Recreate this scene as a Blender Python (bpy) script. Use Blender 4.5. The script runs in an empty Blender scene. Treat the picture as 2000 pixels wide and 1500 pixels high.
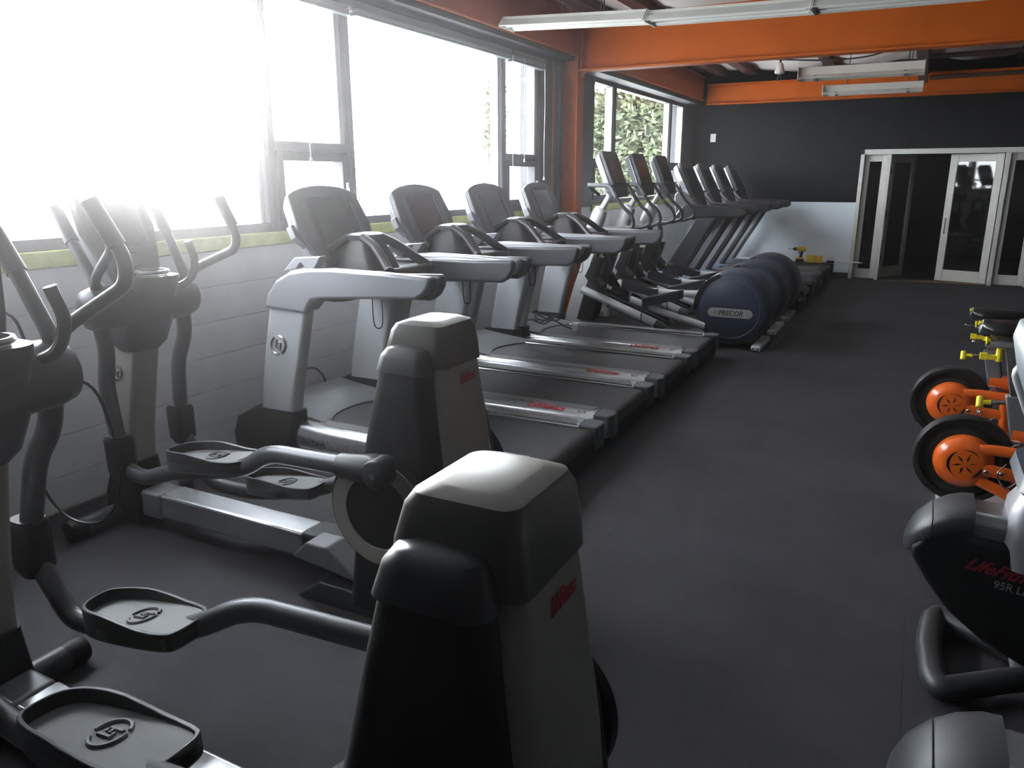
import bpy, math, random
from mathutils import Vector, Matrix
random.seed(7)
S = bpy.context.scene
COL = S.collection
PI = math.pi

# ------------------------------------------------------------------ camera
cam_d = bpy.data.cameras.new('camera')
cam = bpy.data.objects.new('camera', cam_d)
COL.objects.link(cam)
S.camera = cam
F_PX, YAW, PITCH, ROLL = 1496.57, -0.47929, 0.262934, -0.00233
cam_d.sensor_width = 36.0
cam_d.sensor_fit = 'HORIZONTAL'
cam_d.lens = F_PX / 2000 * 36.0
cam_d.clip_start = 0.02
cam_d.clip_end = 400
_fw = Vector((math.sin(YAW) * math.cos(PITCH), math.cos(YAW) * math.cos(PITCH), -math.sin(PITCH)))
_rt = Vector((math.cos(YAW), -math.sin(YAW), 0))
_up = _rt.cross(_fw)
_r = _rt * math.cos(ROLL) + _up * math.sin(ROLL)
_u = _r.cross(_fw)
cam.matrix_world = Matrix(((_r.x, _u.x, -_fw.x, 3.55), (_r.y, _u.y, -_fw.y, 0.0), (_r.z, _u.z, -_fw.z, 1.57), (0, 0, 0, 1)))

# ------------------------------------------------------------------ sky, sun, exposure
SKY_STRENGTH = 18.0
SUN_STRENGTH = 22.0
W = bpy.data.worlds.new('sky')
S.world = W
W.use_nodes = True
wn, wl = W.node_tree.nodes, W.node_tree.links
bg = wn['Background']
bg.inputs['Color'].default_value = (0.90, 0.925, 1.0, 1)
bg.inputs['Strength'].default_value = SKY_STRENGTH
sun_d = bpy.data.lights.new('sun', 'SUN')
sun = bpy.data.objects.new('sun', sun_d)
COL.objects.link(sun)
sun_d.energy = SUN_STRENGTH
sun_d.angle = math.radians(9)
sun_d.color = (1.0, 0.95, 0.90)
sun.location = (-8, 4, 6)
SUN_DIR = Vector((-0.793, 0.597, 0.118))          # towards the sun, low beyond the left windows
sun.rotation_euler = SUN_DIR.to_track_quat('Z', 'Y').to_euler()
S.view_settings.view_transform = 'Standard'
S.view_settings.look = 'None'
S.view_settings.gamma = 1.0
S.view_settings.use_curve_mapping = False
S.view_settings.exposure = 0.45
S.cycles.use_denoising = True
S.cycles.max_bounces = 10
S.cycles.diffuse_bounces = 6
S.cycles.transparent_max_bounces = 24
S.cycles.sample_clamp_indirect = 8.0
S.cycles.caustics_reflective = False
S.cycles.caustics_refractive = False

# ------------------------------------------------------------------ materials
MATS = {}
def mat(name, col, rough=0.5, metal=0.0, noise=0.0, nscale=40.0, bump=0.0, bscale=200.0, spec=0.5, coat=0.0):
    if name in MATS:
        return MATS[name]
    m = bpy.data.materials.new(name)
    m.use_nodes = True
    n, l = m.node_tree.nodes, m.node_tree.links
    b = n['Principled BSDF']
    b.inputs['Base Color'].default_value = (*col, 1)
    b.inputs['Roughness'].default_value = rough
    b.inputs['Metallic'].default_value = metal
    b.inputs['Specular IOR Level'].default_value = spec
    b.inputs['Coat Weight'].default_value = coat
    tc = n.new('ShaderNodeTexCoord')
    if noise > 0:
        nz = n.new('ShaderNodeTexNoise')
        nz.inputs['Scale'].default_value = nscale
        nz.inputs['Detail'].default_value = 4
        l.new(tc.outputs['Object'], nz.inputs['Vector'])
        r = n.new('ShaderNodeValToRGB')
        r.color_ramp.elements[0].position = 0.3
        r.color_ramp.elements[1].position = 0.7
        r.color_ramp.elements[0].color = (*[c * (1 - noise) for c in col], 1)
        r.color_ramp.elements[1].color = (*[min(1, c * (1 + noise)) for c in col], 1)
        l.new(nz.outputs['Fac'], r.inputs['Fac'])
        l.new(r.outputs['Color'], b.inputs['Base Color'])
    if bump > 0:
        nb = n.new('ShaderNodeTexNoise')
        nb.inputs['Scale'].default_value = bscale
        nb.inputs['Detail'].default_value = 3
        l.new(tc.outputs['Object'], nb.inputs['Vector'])
        bp = n.new('ShaderNodeBump')
        bp.inputs['Strength'].default_value = bump
        bp.inputs['Distance'].default_value = 0.004
        l.new(nb.outputs['Fac'], bp.inputs['Height'])
        l.new(bp.outputs['Normal'], b.inputs['Normal'])
    MATS[name] = m
    return m

def floor_mat():
    m = mat('rubber_floor', (0.045, 0.045, 0.050), rough=0.7, bump=0.25, bscale=260, spec=0.22)
    n, l = m.node_tree.nodes, m.node_tree.links
    b = n['Principled BSDF']
    tc = n.new('ShaderNodeTexCoord')
    a = n.new('ShaderNodeTexNoise'); a.inputs['Scale'].default_value = 1.3; a.inputs['Detail'].default_value = 6; a.inputs['Roughness'].default_value = 0.65
    v = n.new('ShaderNodeTexVoronoi'); v.inputs['Scale'].default_value = 95
    l.new(tc.outputs['Object'], a.inputs['Vector']); l.new(tc.outputs['Object'], v.inputs['Vector'])
    r = n.new('ShaderNodeValToRGB')
    r.color_ramp.elements[0].position = 0.32; r.color_ramp.elements[0].color = (0.028, 0.027, 0.032, 1)
    r.color_ramp.elements[1].position = 0.72; r.color_ramp.elements[1].color = (0.050, 0.048, 0.055, 1)
    l.new(a.outputs['Fac'], r.inputs['Fac'])
    lt = n.new('ShaderNodeMath'); lt.operation = 'LESS_THAN'; lt.inputs[1].default_value = 0.05
    l.new(v.outputs['Distance'], lt.inputs[0])
    mx = n.new('ShaderNodeMixRGB'); mx.inputs[2].default_value = (0.16, 0.16, 0.17, 1)
    ml = n.new('ShaderNodeMath'); ml.operation = 'MULTIPLY'; ml.inputs[1].default_value = 0.5
    l.new(lt.outputs[0], ml.inputs[0]); l.new(ml.outputs[0], mx.inputs[0])
    l.new(r.outputs['Color'], mx.inputs[1]); l.new(mx.outputs[0], b.inputs['Base Color'])
    return m

def glass_mat():
    m = bpy.data.materials.new('window_glass'); m.use_nodes = True
    n, l = m.node_tree.nodes, m.node_tree.links
    n.clear()
    o = n.new('ShaderNodeOutputMaterial'); t = n.new('ShaderNodeBsdfTransparent'); g = n.new('ShaderNodeBsdfGlossy')
    g.inputs['Roughness'].default_value = 0.02
    t.inputs['Color'].default_value = (0.95, 0.97, 0.96, 1)
    f = n.new('ShaderNodeFresnel'); f.inputs['IOR'].default_value = 1.45
    x = n.new('ShaderNodeMixShader')
    gm = n.new('ShaderNodeNewGeometry'); iv = n.new('ShaderNodeMath'); iv.operation = 'SUBTRACT'; iv.inputs[0].default_value = 1.0
    l.new(gm.outputs['Backfacing'], iv.inputs[1])
    mu = n.new('ShaderNodeMath'); mu.operation = 'MULTIPLY'; l.new(f.outputs[0], mu.inputs[0]); l.new(iv.outputs[0], mu.inputs[1])
    l.new(mu.outputs[0], x.inputs[0]); l.new(t.outputs[0], x.inputs[1]); l.new(g.outputs[0], x.inputs[2]); l.new(x.outputs[0], o.inputs[0])
    return m

M_FLOOR = floor_mat()
M_GLASS = glass_mat()
M_WALL = mat('grey_wall_paint', (0.72, 0.73, 0.765), 0.75, noise=0.05, nscale=6, bump=0.25, bscale=90)
M_WALLB = mat('pale_wall_paint', (0.70, 0.76, 0.82), 0.7, noise=0.04, nscale=3, bump=0.1, bscale=90)
M_CHAR = mat('charcoal_paint', (0.012, 0.0125, 0.0155), 0.8, noise=0.10, nscale=4, bump=0.15, bscale=120, spec=0.08)
M_SLATE = mat('slate_paint', (0.035, 0.037, 0.044), 0.6, noise=0.08, nscale=5)
M_LIME = mat('lime_paint', (0.42, 0.46, 0.16), 0.6, noise=0.1, nscale=20)
M_ORANGE = mat('orange_paint', (0.46, 0.088, 0.003), 0.55, noise=0.05, nscale=5, spec=0.2)
M_WHITE = mat('white_paint', (0.62, 0.61, 0.57), 0.5, noise=0.05, nscale=8)
M_OFFW = mat('fixture_enamel', (0.60, 0.59, 0.55), 0.35, noise=0.03, nscale=10)
M_TUBE = mat('lamp_tube_glass', (0.70, 0.70, 0.68), 0.2)
M_INSUL = mat('insulation_sheet', (0.88, 0.88, 0.87), 0.45, noise=0.06, nscale=3, bump=0.5, bscale=14)
M_WOOD = mat('dark_joist_wood', (0.065, 0.028, 0.02), 0.65, noise=0.3, nscale=12, bump=0.2)
M_ALU = mat('window_aluminium', (0.36, 0.36, 0.37), 0.45, 0.4)
M_BRONZE = mat('dark_window_frame', (0.055, 0.055, 0.062), 0.5, 0.1)
M_BLIND = mat('dark_blind', (0.10, 0.12, 0.125), 0.55)
M_CORD = mat('white_cord', (0.7, 0.7, 0.7), 0.6)
M_SILVER = mat('silver_plastic', (0.25, 0.253, 0.275), 0.38, 0.35, noise=0.03, nscale=200)
M_SILVERB = mat('bright_aluminium', (0.48, 0.49, 0.51), 0.27, 0.75, noise=0.04, nscale=60)
M_CONS = mat('console_grey', (0.055, 0.057, 0.063), 0.5, noise=0.04, nscale=160)
M_UPR = mat('upright_silver', (0.46, 0.475, 0.50), 0.38, 0.3, noise=0.03, nscale=200)
M_GREYP = mat('grey_plastic', (0.125, 0.13, 0.142), 0.48, noise=0.04, nscale=160)
M_GUN = mat('gunmetal_paint', (0.072, 0.074, 0.083), 0.38, 0.3, noise=0.05, nscale=150)
M_CAP = mat('warm_grey_shell', (0.105, 0.10, 0.093), 0.32, 0.15, noise=0.04, nscale=200)
M_TAUPE = mat('champagne_shell', (0.33, 0.32, 0.285), 0.42, 0.25, noise=0.04, nscale=200)
M_BLACK = mat('black_plastic', (0.012, 0.012, 0.014), 0.5, noise=0.10, nscale=150, spec=0.28)
M_DARK = mat('dark_grey_plastic', (0.032, 0.033, 0.038), 0.42, noise=0.10, nscale=150, bump=0.06, bscale=900, spec=0.4)
M_GLOSSB = mat('gloss_black', (0.014, 0.011, 0.011), 0.42, spec=0.25)
M_CAPG = mat('rear_cap_grey', (0.075, 0.085, 0.095), 0.5, noise=0.04, nscale=160)
M_SCREEN = mat('screen_glass', (0.03, 0.032, 0.036), 0.18)
M_BEZEL = mat('console_face', (0.075, 0.078, 0.085), 0.45)
M_BELT = mat('tread_belt', (0.036, 0.036, 0.041), 0.6, noise=0.12, nscale=30, bump=0.2, bscale=500)
M_GRIP = mat('grip_strip', (0.16, 0.162, 0.17), 0.55, bump=0.3, bscale=600)
M_RUBBER = mat('black_rubber', (0.022, 0.022, 0.022), 0.7)
M_NAVY = mat('navy_shroud', (0.020, 0.029, 0.055), 0.42, noise=0.04, nscale=80)
M_NAVY2 = mat('navy_pad', (0.055, 0.075, 0.12), 0.45)
M_PEARL = mat('pearl_white_metal', (0.64, 0.65, 0.66), 0.38, 0.15)
M_STEEL = mat('steel', (0.5, 0.5, 0.5), 0.25, 0.9)
M_RED = mat('red_print', (0.50, 0.02, 0.03), 0.5)
M_REDD = mat('dark_red_print', (0.20, 0.012, 0.02), 0.5)
M_GREYPRINT = mat('grey_print', (0.22, 0.22, 0.23), 0.5)
M_DKPRINT = mat('dark_print', (0.03, 0.03, 0.035), 0.5)
M_BIKEO = mat('orange_bike_paint', (0.72, 0.12, 0.012), 0.28, noise=0.04, nscale=30, coat=0.4)
M_FLY = mat('flywheel_iron', (0.030, 0.030, 0.028), 0.42, 0.5, noise=0.15, nscale=25)
M_YEL = mat('yellow_plastic', (0.70, 0.56, 0.02), 0.4)
M_YELD = mat('drill_yellow', (0.72, 0.42, 0.02), 0.45)
M_LEATHER = mat('black_vinyl', (0.010, 0.009, 0.010), 0.35, spec=0.35)
M_BLUEG = mat('blue_grey_vinyl', (0.020, 0.032, 0.045), 0.45)
M_LEAF = mat('leaf_green', (0.062, 0.075, 0.036), 0.6, noise=0.45, nscale=2)
M_BARK = mat('bark', (0.06, 0.05, 0.04), 0.8, noise=0.3, nscale=10)
M_ASPH = mat('pale_concrete', (0.55, 0.55, 0.53), 0.8, noise=0.1, nscale=2)
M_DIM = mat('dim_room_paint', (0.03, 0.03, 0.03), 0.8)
M_BROWN = mat('threshold_wood', (0.14, 0.09, 0.05), 0.6, noise=0.2, nscale=20)
M_PLATE = mat('name_plate', (0.50, 0.50, 0.49), 0.3, 0.6)

# ------------------------------------------------------------------ mesh helpers
def V(*a): return Vector(a)
def frame(d):
    d = d.normalized()
    a = Vector((0, 0, 1)) if abs(d.z) < 0.9 else Vector((0, 1, 0))
    u = d.cross(a).normalized()
    return u, u.cross(d).normalized()

class MB:
    def __init__(s): s.v, s.f = [], []
    def _add(s, vs, fs):
        o = len(s.v); s.v += [tuple(p) for p in vs]; s.f += [tuple(i + o for i in f) for f in fs]; return s
    def box(s, x0, x1, y0, y1, z0, z1, M=None):
        p = [V(x, y, z) for z in (z0, z1) for y in (y0, y1) for x in (x0, x1)]
        if M: p = [M @ q for q in p]
        return s._add(p, [(0, 2, 3, 1), (4, 5, 7, 6), (0, 1, 5, 4), (2, 6, 7, 3), (0, 4, 6, 2), (1, 3, 7, 5)])
    def prism(s, pts, y0, y1, axis='y', y0b=None, y1b=None):
        """extrude a 2-D outline; axis y: pts are (x,z); axis x: pts are (y,z); axis z: pts are (x,y)"""
        def P(a, b, t):
            return V(a, t, b) if axis == 'y' else (V(t, a, b) if axis == 'x' else V(a, b, t))
        n = len(pts)
        vs = [P(a, b, y0) for a, b in pts] + [P(a, b, y1) for a, b in pts]
        fs = [(i, (i + 1) % n, n + (i + 1) % n, n + i) for i in range(n)] + [tuple(range(n - 1, -1, -1)), tuple(range(n, 2 * n))]
        return s._add(vs, fs)
    def loft(s, secs, cap=True, closed=True):
        n = len(secs[0]); vs = [p for c in secs for p in c]; fs = []
        for k in range(len(secs) - 1):
            for i in range(n if closed else n - 1):
                j = (i + 1) % n
                fs.append((k * n + i, k * n + j, (k + 1) * n + j, (k + 1) * n + i))
        if cap:
            fs.append(tuple(range(n - 1, -1, -1))); fs.append(tuple((len(secs) - 1) * n + i for i in range(n)))
        return s._add(vs, fs)
    def tube(s, pts, r, n=12, closed=False, cap=True, fl=1.0, up=None):
        """sweep a circle (or an ellipse flattened by fl) along pts; r: radius or list"""
        pts = [Vector(p) for p in pts]; N = len(pts)
        rs = r if isinstance(r, (list, tuple)) else [r] * N
        secs = []; u = None
        for i, p in enumerate(pts):
            if closed: d = pts[(i + 1) % N] - pts[i - 1]
            else: d = pts[min(i + 1, N - 1)] - pts[max(i - 1, 0)]
            if d.length < 1e-9: d = Vector((1, 0, 0))
            d.normalize()
            if up is not None:
                u = Vector(up) - d * d.dot(Vector(up)); u.normalize()
            elif u is None: u, _ = frame(d)
            else:
                u = u - d * u.dot(d)
                u = u.normalized() if u.length > 1e-6 else frame(d)[0]
            w = d.cross(u)
            secs.append([p + (u * math.cos(t) + w * math.sin(t) * fl) * rs[i] for t in [2 * PI * k / n for k in range(n)]])
        if closed:
            secs.append(secs[0]); return s.loft(secs, cap=False)
        return s.loft(secs, cap)
    def cyl(s, p0, p1, r0, r1=None, n=20): return s.tube([p0, p1], [r0, r0 if r1 is None else r1], n)
    def lathe(s, prof, c, d=(0, 1, 0), n=40):
        """prof: (t along d, radius)"""
        d = Vector(d).normalized(); u, w = frame(d); c = Vector(c)
        secs = [[c + d * t + (u * math.cos(a) + w * math.sin(a)) * max(r, 1e-4) for a in [2 * PI * k / n for k in range(n)]] for t, r in prof]
        return s.loft(secs)
    def rloft(s, secs, n=6):
        """secs: (z, x0, x1, y0, y1, corner radius)"""
        out = []
        for z, x0, x1, y0, y1, r in secs:
            r = min(r, (x1 - x0) / 2 - 1e-4, (y1 - y0) / 2 - 1e-4); c = []
            for cx, cy, a0 in ((x1 - r, y1 - r, 0), (x0 + r, y1 - r, PI / 2), (x0 + r, y0 + r, PI), (x1 - r, y0 + r, 1.5 * PI)):
                for k in range(n + 1):
                    a = a0 + PI / 2 * k / n; c.append(V(cx + r * math.cos(a), cy + r * math.sin(a), z))
            out.append(c)
        return s.loft(out)
    def build(s, name, m, parent=None, bevel=0.0, seg=2, smooth=35, sub=0, loc=None):
        me = bpy.data.meshes.new(name); me.from_pydata(s.v, [], s.f); me.update()
        import bmesh
        bm = bmesh.new(); bm.from_mesh(me); bmesh.ops.recalc_face_normals(bm, faces=bm.faces); bm.to_mesh(me); bm.free()
        me.materials.append(m)
        if smooth:
            me.shade_smooth(); me.set_sharp_from_angle(angle=math.radians(smooth))
        o = bpy.data.objects.new(name, me); COL.objects.link(o)
        if bevel > 0:
            b = o.modifiers.new('bevel', 'BEVEL'); b.width = bevel; b.segments = seg; b.limit_method = 'ANGLE'; b.angle_limit = math.radians(30)
            b.use_clamp_overlap = True; b.harden_normals = True
        if sub:
            sm = o.modifiers.new('subdivision', 'SUBSURF'); sm.levels = sub; sm.render_levels = sub
        if parent is not None: o.parent = parent
        if loc: o.location = loc
        return o

def path(pts, r=0.05, n=5):
    """polyline with rounded corners (radius limited by the legs)"""
    pts = [Vector(p) for p in pts]; out = [pts[0]]
    for i in range(1, len(pts) - 1):
        a, b, c = pts[i - 1], pts[i], pts[i + 1]
        la, lc = (a - b).length, (c - b).length
        k = min(r, la * 0.45, lc * 0.45)
        p, q = b + (a - b).normalized() * k, b + (c - b).normalized() * k
        for t in [j / n for j in range(n + 1)]:
            out.append(p * (1 - t) ** 2 + b * 2 * t * (1 - t) + q * t * t)
    return out + [pts[-1]]
def spline(pts, n=6):
    pts = [Vector(p) for p in pts]; P = [pts[0] * 2 - pts[1]] + pts + [pts[-1] * 2 - pts[-2]]; out = []
    for i in range(1, len(P) - 2):
        a, b, c, d = P[i - 1:i + 3]
        for k in range(n):
            t = k / n
            out.append(0.5 * ((2 * b) + (c - a) * t + (2 * a - 5 * b + 4 * c - d) * t * t + (3 * b - a - 3 * c + d) * t ** 3))
    return out + [pts[-1]]

def tag(o, label=None, cat=None, group=None, kind=None):
    if label: o['label'] = label
    if cat: o['category'] = cat
    if group: o['group'] = group
    if kind: o['kind'] = kind
    return o
def empty(name, loc=(0, 0, 0), rz=0.0):
    o = bpy.data.objects.new(name, None); COL.objects.link(o); o.location = loc; o.rotation_euler.z = rz
    o.empty_display_size = 0.1
    return o
KIDS = {}
def copy_tree(o, parent=None, depth=0):
    c = o.copy(); COL.objects.link(c)
    if parent is not None: c.parent = parent
    for ch in [x for x in list(o.children)]: copy_tree(ch, c)
    return c
def text(body, size, loc, xdir, ydir, m, parent, name='lettering', shear=0.0, align='LEFT', ext=0.0008, sx=1.0, bold=0.0):
    cu = bpy.data.curves.new(name, 'FONT'); cu.body = body; cu.size = size; cu.extrude = ext; cu.shear = shear; cu.align_x = align; cu.offset = bold
    cu.resolution_u = 3
    x, y = Vector(xdir).normalized(), Vector(ydir).normalized(); z = x.cross(y).normalized(); y = z.cross(x)
    tmp = bpy.data.objects.new('tmp_text', cu); COL.objects.link(tmp)
    dg = bpy.context.evaluated_depsgraph_get(); dg.update()
    me = bpy.data.meshes.new_from_object(tmp.evaluated_get(dg)); bpy.data.objects.remove(tmp); bpy.data.curves.remove(cu)
    me.name = name; me.materials.clear(); me.materials.append(m)
    o = bpy.data.objects.new(name, me); COL.objects.link(o)
    L = Vector(loc)
    o.matrix_local = Matrix(((x.x * sx, y.x, z.x, L.x), (x.y * sx, y.y, z.y, L.y), (x.z * sx, y.z, z.z, L.z), (0, 0, 0, 1)))
    o.parent = parent
    return o
def emblem(mb_name, c, xdir, ydir, r, m, parent, depth=0.003):
    """a ring broken by two offset strokes (the maker's round badge)"""
    x, y = Vector(xdir).normalized(), Vector(ydir).normalized(); z = x.cross(y); c = Vector(c)
    b = MB()
    for a0, a1 in ((-60, 100), (125, 285)):
        pts = [c + (x * math.cos(math.radians(a)) + y * math.sin(math.radians(a))) * r for a in range(a0, a1 + 1, 12)]
        b.tube(pts, r * 0.13, 6)
    for pl in (((-0.25, 0.62), (-0.25, -0.30), (0.05, -0.30)), ((0.30, -0.62), (0.30, 0.30), (0.0, 0.30)), ((-0.05, 0.05), (0.28, 0.05))):
        b.tube([c + x * (p[0] * r) + y * (p[1] * r) for p in pl], r * 0.12, 6)
    return b.build(mb_name, m, parent)

# ------------------------------------------------------------------ the room
RX, RY0, RY1, CZ = 8.2, -2.6, 13.4, 3.28      # right wall, rear end, back wall, ceiling
SILL, HEAD = 1.25, 2.70
BANDS = [(0.62, 7.45), (8.93, 12.92)]          # runs of window along the left wall
def struct(o, label=None):
    o['kind'] = 'structure'
    if label: o['label'] = label
    return o

b = MB().box(-0.2, RX + 0.2, RY0 - 0.2, RY1 + 4.2, -0.12, -0.012)
floor = struct(b.build('floor', M_BLACK), 'black rubber gym floor laid in long rolls')
w = 1.22
k = 0
x = 0.02
while x < RX:
    x1 = min(x + w - 0.0008, RX)
    MB().box(x, x1, RY0, RY1, -0.012, 0.0).build('rubber_mat', M_FLOOR, floor, smooth=0)
    x += w

# left wall: painted block work below the sill, smooth charcoal piers and header above
b = MB().box(-0.22, -0.012, RY0 - 0.2, RY1 + 0.2, -0.1, SILL - 0.02)
wl_ = struct(b.build('wall_left', M_WALL), 'grey painted block wall under the windows, charcoal piers above')
p = MB()
p.box(-0.22, 0.0, RY0 - 0.2, BANDS[0][0], SILL - 0.02, CZ + 0.2)
p.box(-0.22, 0.0, BANDS[0][1], BANDS[1][0], SILL - 0.02, CZ + 0.2)
p.box(-0.22, 0.0, BANDS[1][1], RY1 + 0.2, SILL - 0.02, CZ + 0.2)
for a, c in BANDS: p.box(-0.22, 0.0, a, c, HEAD, CZ + 0.2)
p.build('wall_pier', M_SLATE, wl_, smooth=0)
zc = [0.0, 0.17, 0.37, 0.57, 0.77, 0.97, 1.17]
for r_ in range(6):
    z0, z1 = zc[r_] + 0.0012, zc[r_ + 1] - 0.0012
    for y0, y1 in ((RY0, 7.745), (8.155, RY1)):
        MB().box(-0.02, 0.0, y0, y1, z0, z1).build('block_course', M_WALL, wl_, bevel=0.002, seg=1)
MB().box(-0.02, 0.0, 7.745, 8.155, 0, SILL).build('column_pier', M_WALL, wl_, smooth=0)
b = MB()
pts = []
b.box(-0.02, 0.018, RY0, 7.45, 1.172, 1.25); b.box(-0.02, 0.018, 8.93, RY1, 1.172, 1.25)
struct(b.build('trim_1', M_LIME, bevel=0.006), 'lime green painted sill strip under the left windows')

# dark soffit and the orange edge beam above the windows
b = MB().box(0.0, 0.20, RY0, 7.93, HEAD + 0.04, HEAD + 0.08).box(0.0, 0.20, 7.97, RY1 - 0.2, HEAD + 0.005, HEAD + 0.05)
struct(b.build('trim_2', M_SLATE, smooth=0), 'dark painted soffit above the left windows')
def ibeam_y(name, x, y0, y1, z0, z1, fw, label):
    b = MB().box(x - 0.006, x + 0.006, y0, y1, z0, z1)
    b.box(x - fw, x + fw, y0, y1, z0, z0 + 0.016).box(x - fw, x + fw, y0, y1, z1 - 0.016, z1)
    return tag(struct(b.build(name, M_ORANGE, bevel=0.003, seg=1), label), cat='beam')
ibeam_y('steel_beam', 0.20, RY0, 7.93, 2.785, 3.19, 0.035, 'orange steel edge beam above the nearer bank of windows')
ibeam_y('steel_beam', 0.20, 7.97, RY1 - 0.17, 2.765, 3.14, 0.035, 'orange steel edge beam above the far windows')
# cross beam on the column
CY = 7.95
y = CY
b = MB().box(0.245, RX, y - 0.006, y + 0.006, 2.65, 3.13)
b.box(0.245, RX, y - 0.085, y + 0.085, 2.635, 2.655).box(0.245, RX, y - 0.085, y + 0.085, 3.12, 3.14)
b.box(0.265, 0.277, y - 0.08, y + 0.08, 2.65, 3.12)
tag(struct(b.build('steel_beam', M_ORANGE, bevel=0.003, seg=1), 'deep orange steel cross beam carried by the column'), cat='beam')
y = RY1 - 0.15
b = MB().box(0.26, RX, y - 0.006, y + 0.006, 2.72, 3.02).box(0.26, RX, y - 0.07, y + 0.07, 2.705, 2.725).box(0.26, RX, y - 0.07, y + 0.07, 3.0, 3.02)
tag(struct(b.build('steel_beam', M_ORANGE, bevel=0.003, seg=1), 'orange steel beam along the top of the charcoal back wall'), cat='beam')
# column, drawn as an H section against the pier, with base plate and bracket
b = MB().box(0.012, 0.225, CY - 0.006, CY + 0.006, 0.012, 3.13).box(0.225, 0.241, CY - 0.09, CY + 0.09, 0.012, 3.13).box(0.0, 0.012, 7.76, 8.14, 0.012, 3.13)
b.box(0.0, 0.27, CY - 0.11, CY + 0.11, 0.0, 0.014)
b.prism([(0.241, 2.58), (0.241, 2.65), (0.33, 2.65)], CY - 0.01, CY + 0.01)
b.prism([(0.012, 2.70), (0.225, 2.48), (0.225, 2.80), (0.012, 2.80)], CY - 0.07, CY - 0.058)
tag(struct(b.build('steel_column', M_ORANGE, bevel=0.003, seg=1), 'orange steel column between the two banks of windows'), cat='column')
pr = empty('drain_pipe', (0.062, 7.80, 0))
tag(pr, 'dark grey vertical pipe beside the orange column', 'pipe')
MB().cyl((0, 0, 0), (0, 0, 2.74), 0.036, n=24).build('pipe_run', M_SLATE, pr)
for z in (0.9, 2.0, 2.66): MB().cyl((0, 0, z), (0, 0, z + 0.03), 0.041, n=24).build('pipe_clamp', M_BRONZE, pr)

# back wall with the door opening
DX0, DX1, DZ = 2.655, 5.08, 1.975
b = MB().box(-0.2, DX0 + 0.01, RY1, RY1 + 0.14, -0.1, 1.185).box(DX1 - 0.01, RX + 0.2, RY1, RY1 + 0.14, -0.1, 1.185)
wb = struct(b.build('wall_back', M_WALLB, smooth=0), 'back wall, charcoal above and pale grey below')
MB().box(-0.2, DX0 + 0.01, RY1 - 0.003, RY1 + 0.14, 1.185, CZ + 0.2).box(DX1 - 0.01, RX + 0.2, RY1 - 0.003, RY1 + 0.14, 1.185, CZ + 0.2).box(DX0 + 0.01, DX1 - 0.01, RY1 - 0.003, RY1 + 0.14, DZ - 0.01, CZ + 0.2).build('painted_upper', M_CHAR, wb, smooth=0)
b = MB().box(0.02, DX0, RY1 - 0.014, RY1, 0.0, 0.09).box(DX1, RX, RY1 - 0.014, RY1, 0.0, 0.09)
struct(b.build('baseboard_back', M_SLATE, bevel=0.004), 'dark baseboard along the back wall')
# the other walls and the ceiling
b = MB().box(RX, RX + 0.2, RY0 - 0.2, RY1 + 0.2, -0.1, CZ + 0.2)
struct(b.build('wall_right', M_CHAR, smooth=0), 'charcoal wall on the right')
b = MB().box(-0.2, RX + 0.2, RY0 - 0.2, RY0, -0.1, CZ + 0.2)
struct(b.build('wall_front', M_CHAR, smooth=0), 'charcoal wall behind the viewer')
b = MB()
JX = [0.46, 0.92, 2.14, 3.36, 4.58, 5.8, 7.02]
nx, ny = 90, 60
rows = []
for j in range(ny + 1):
    yy = RY0 + (RY1 - RY0) * j / ny
    row = []
    for i in range(nx + 1):
        xx = RX * i / nx
        d = min(abs(xx - q) for q in JX)
        sag = -0.075 * min(1, d / 0.4) ** 0.8 * (0.75 + 0.35 * math.sin(yy * 1.7 + xx * 2.3)) + 0.012 * math.sin(yy * 7 + xx * 11)
        row.append(V(xx, yy, CZ - 0.03 + sag))
    rows.append(row)
b.loft(rows, cap=False, closed=False)
b.box(-0.2, RX + 0.2, RY0 - 0.2, RY1 + 0.2, CZ + 0.08, CZ + 0.2)
struct(b.build('ceiling', M_INSUL, smooth=60), 'ceiling of sagging white insulation sheet between dark joists')
for i, xx in enumerate(JX):
    for (a, c) in ((RY0, 7.93), (7.97, RY1 - 0.03)):
        o = MB().box(xx - 0.075, xx + 0.075, a, c, 3.145, 3.27).build('ceiling_joist', M_WOOD, bevel=0.006, seg=1)
        tag(struct(o, 'dark brown timber joist under the insulation sheet'), cat='joist', group='dark ceiling joists')
# cross pipes at the right of the far bay
for i, (yy, zz) in enumerate(((9.3, 2.93), (10.6, 2.90), (12.2, 2.84))):
    o = MB().cyl((3.46, yy, zz), (RX, yy + 0.05, zz + 0.05), 0.028, n=12).build('brace_pipe', M_WOOD)
    tag(o, ['first dark brace pipe beyond the cross beam', 'middle dark brace pipe under the far ceiling', 'dark brace pipe in front of the far orange beam'][i], 'pipe', 'brace pipes under the far ceiling')
o = MB().box(3.32, 3.44, 8.2, 13.1, 2.86, 3.08).build('hanger_board', M_WOOD, bevel=0.006)
tag(o, 'dark board under the far ceiling joined to the brace pipes', 'board')

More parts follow.
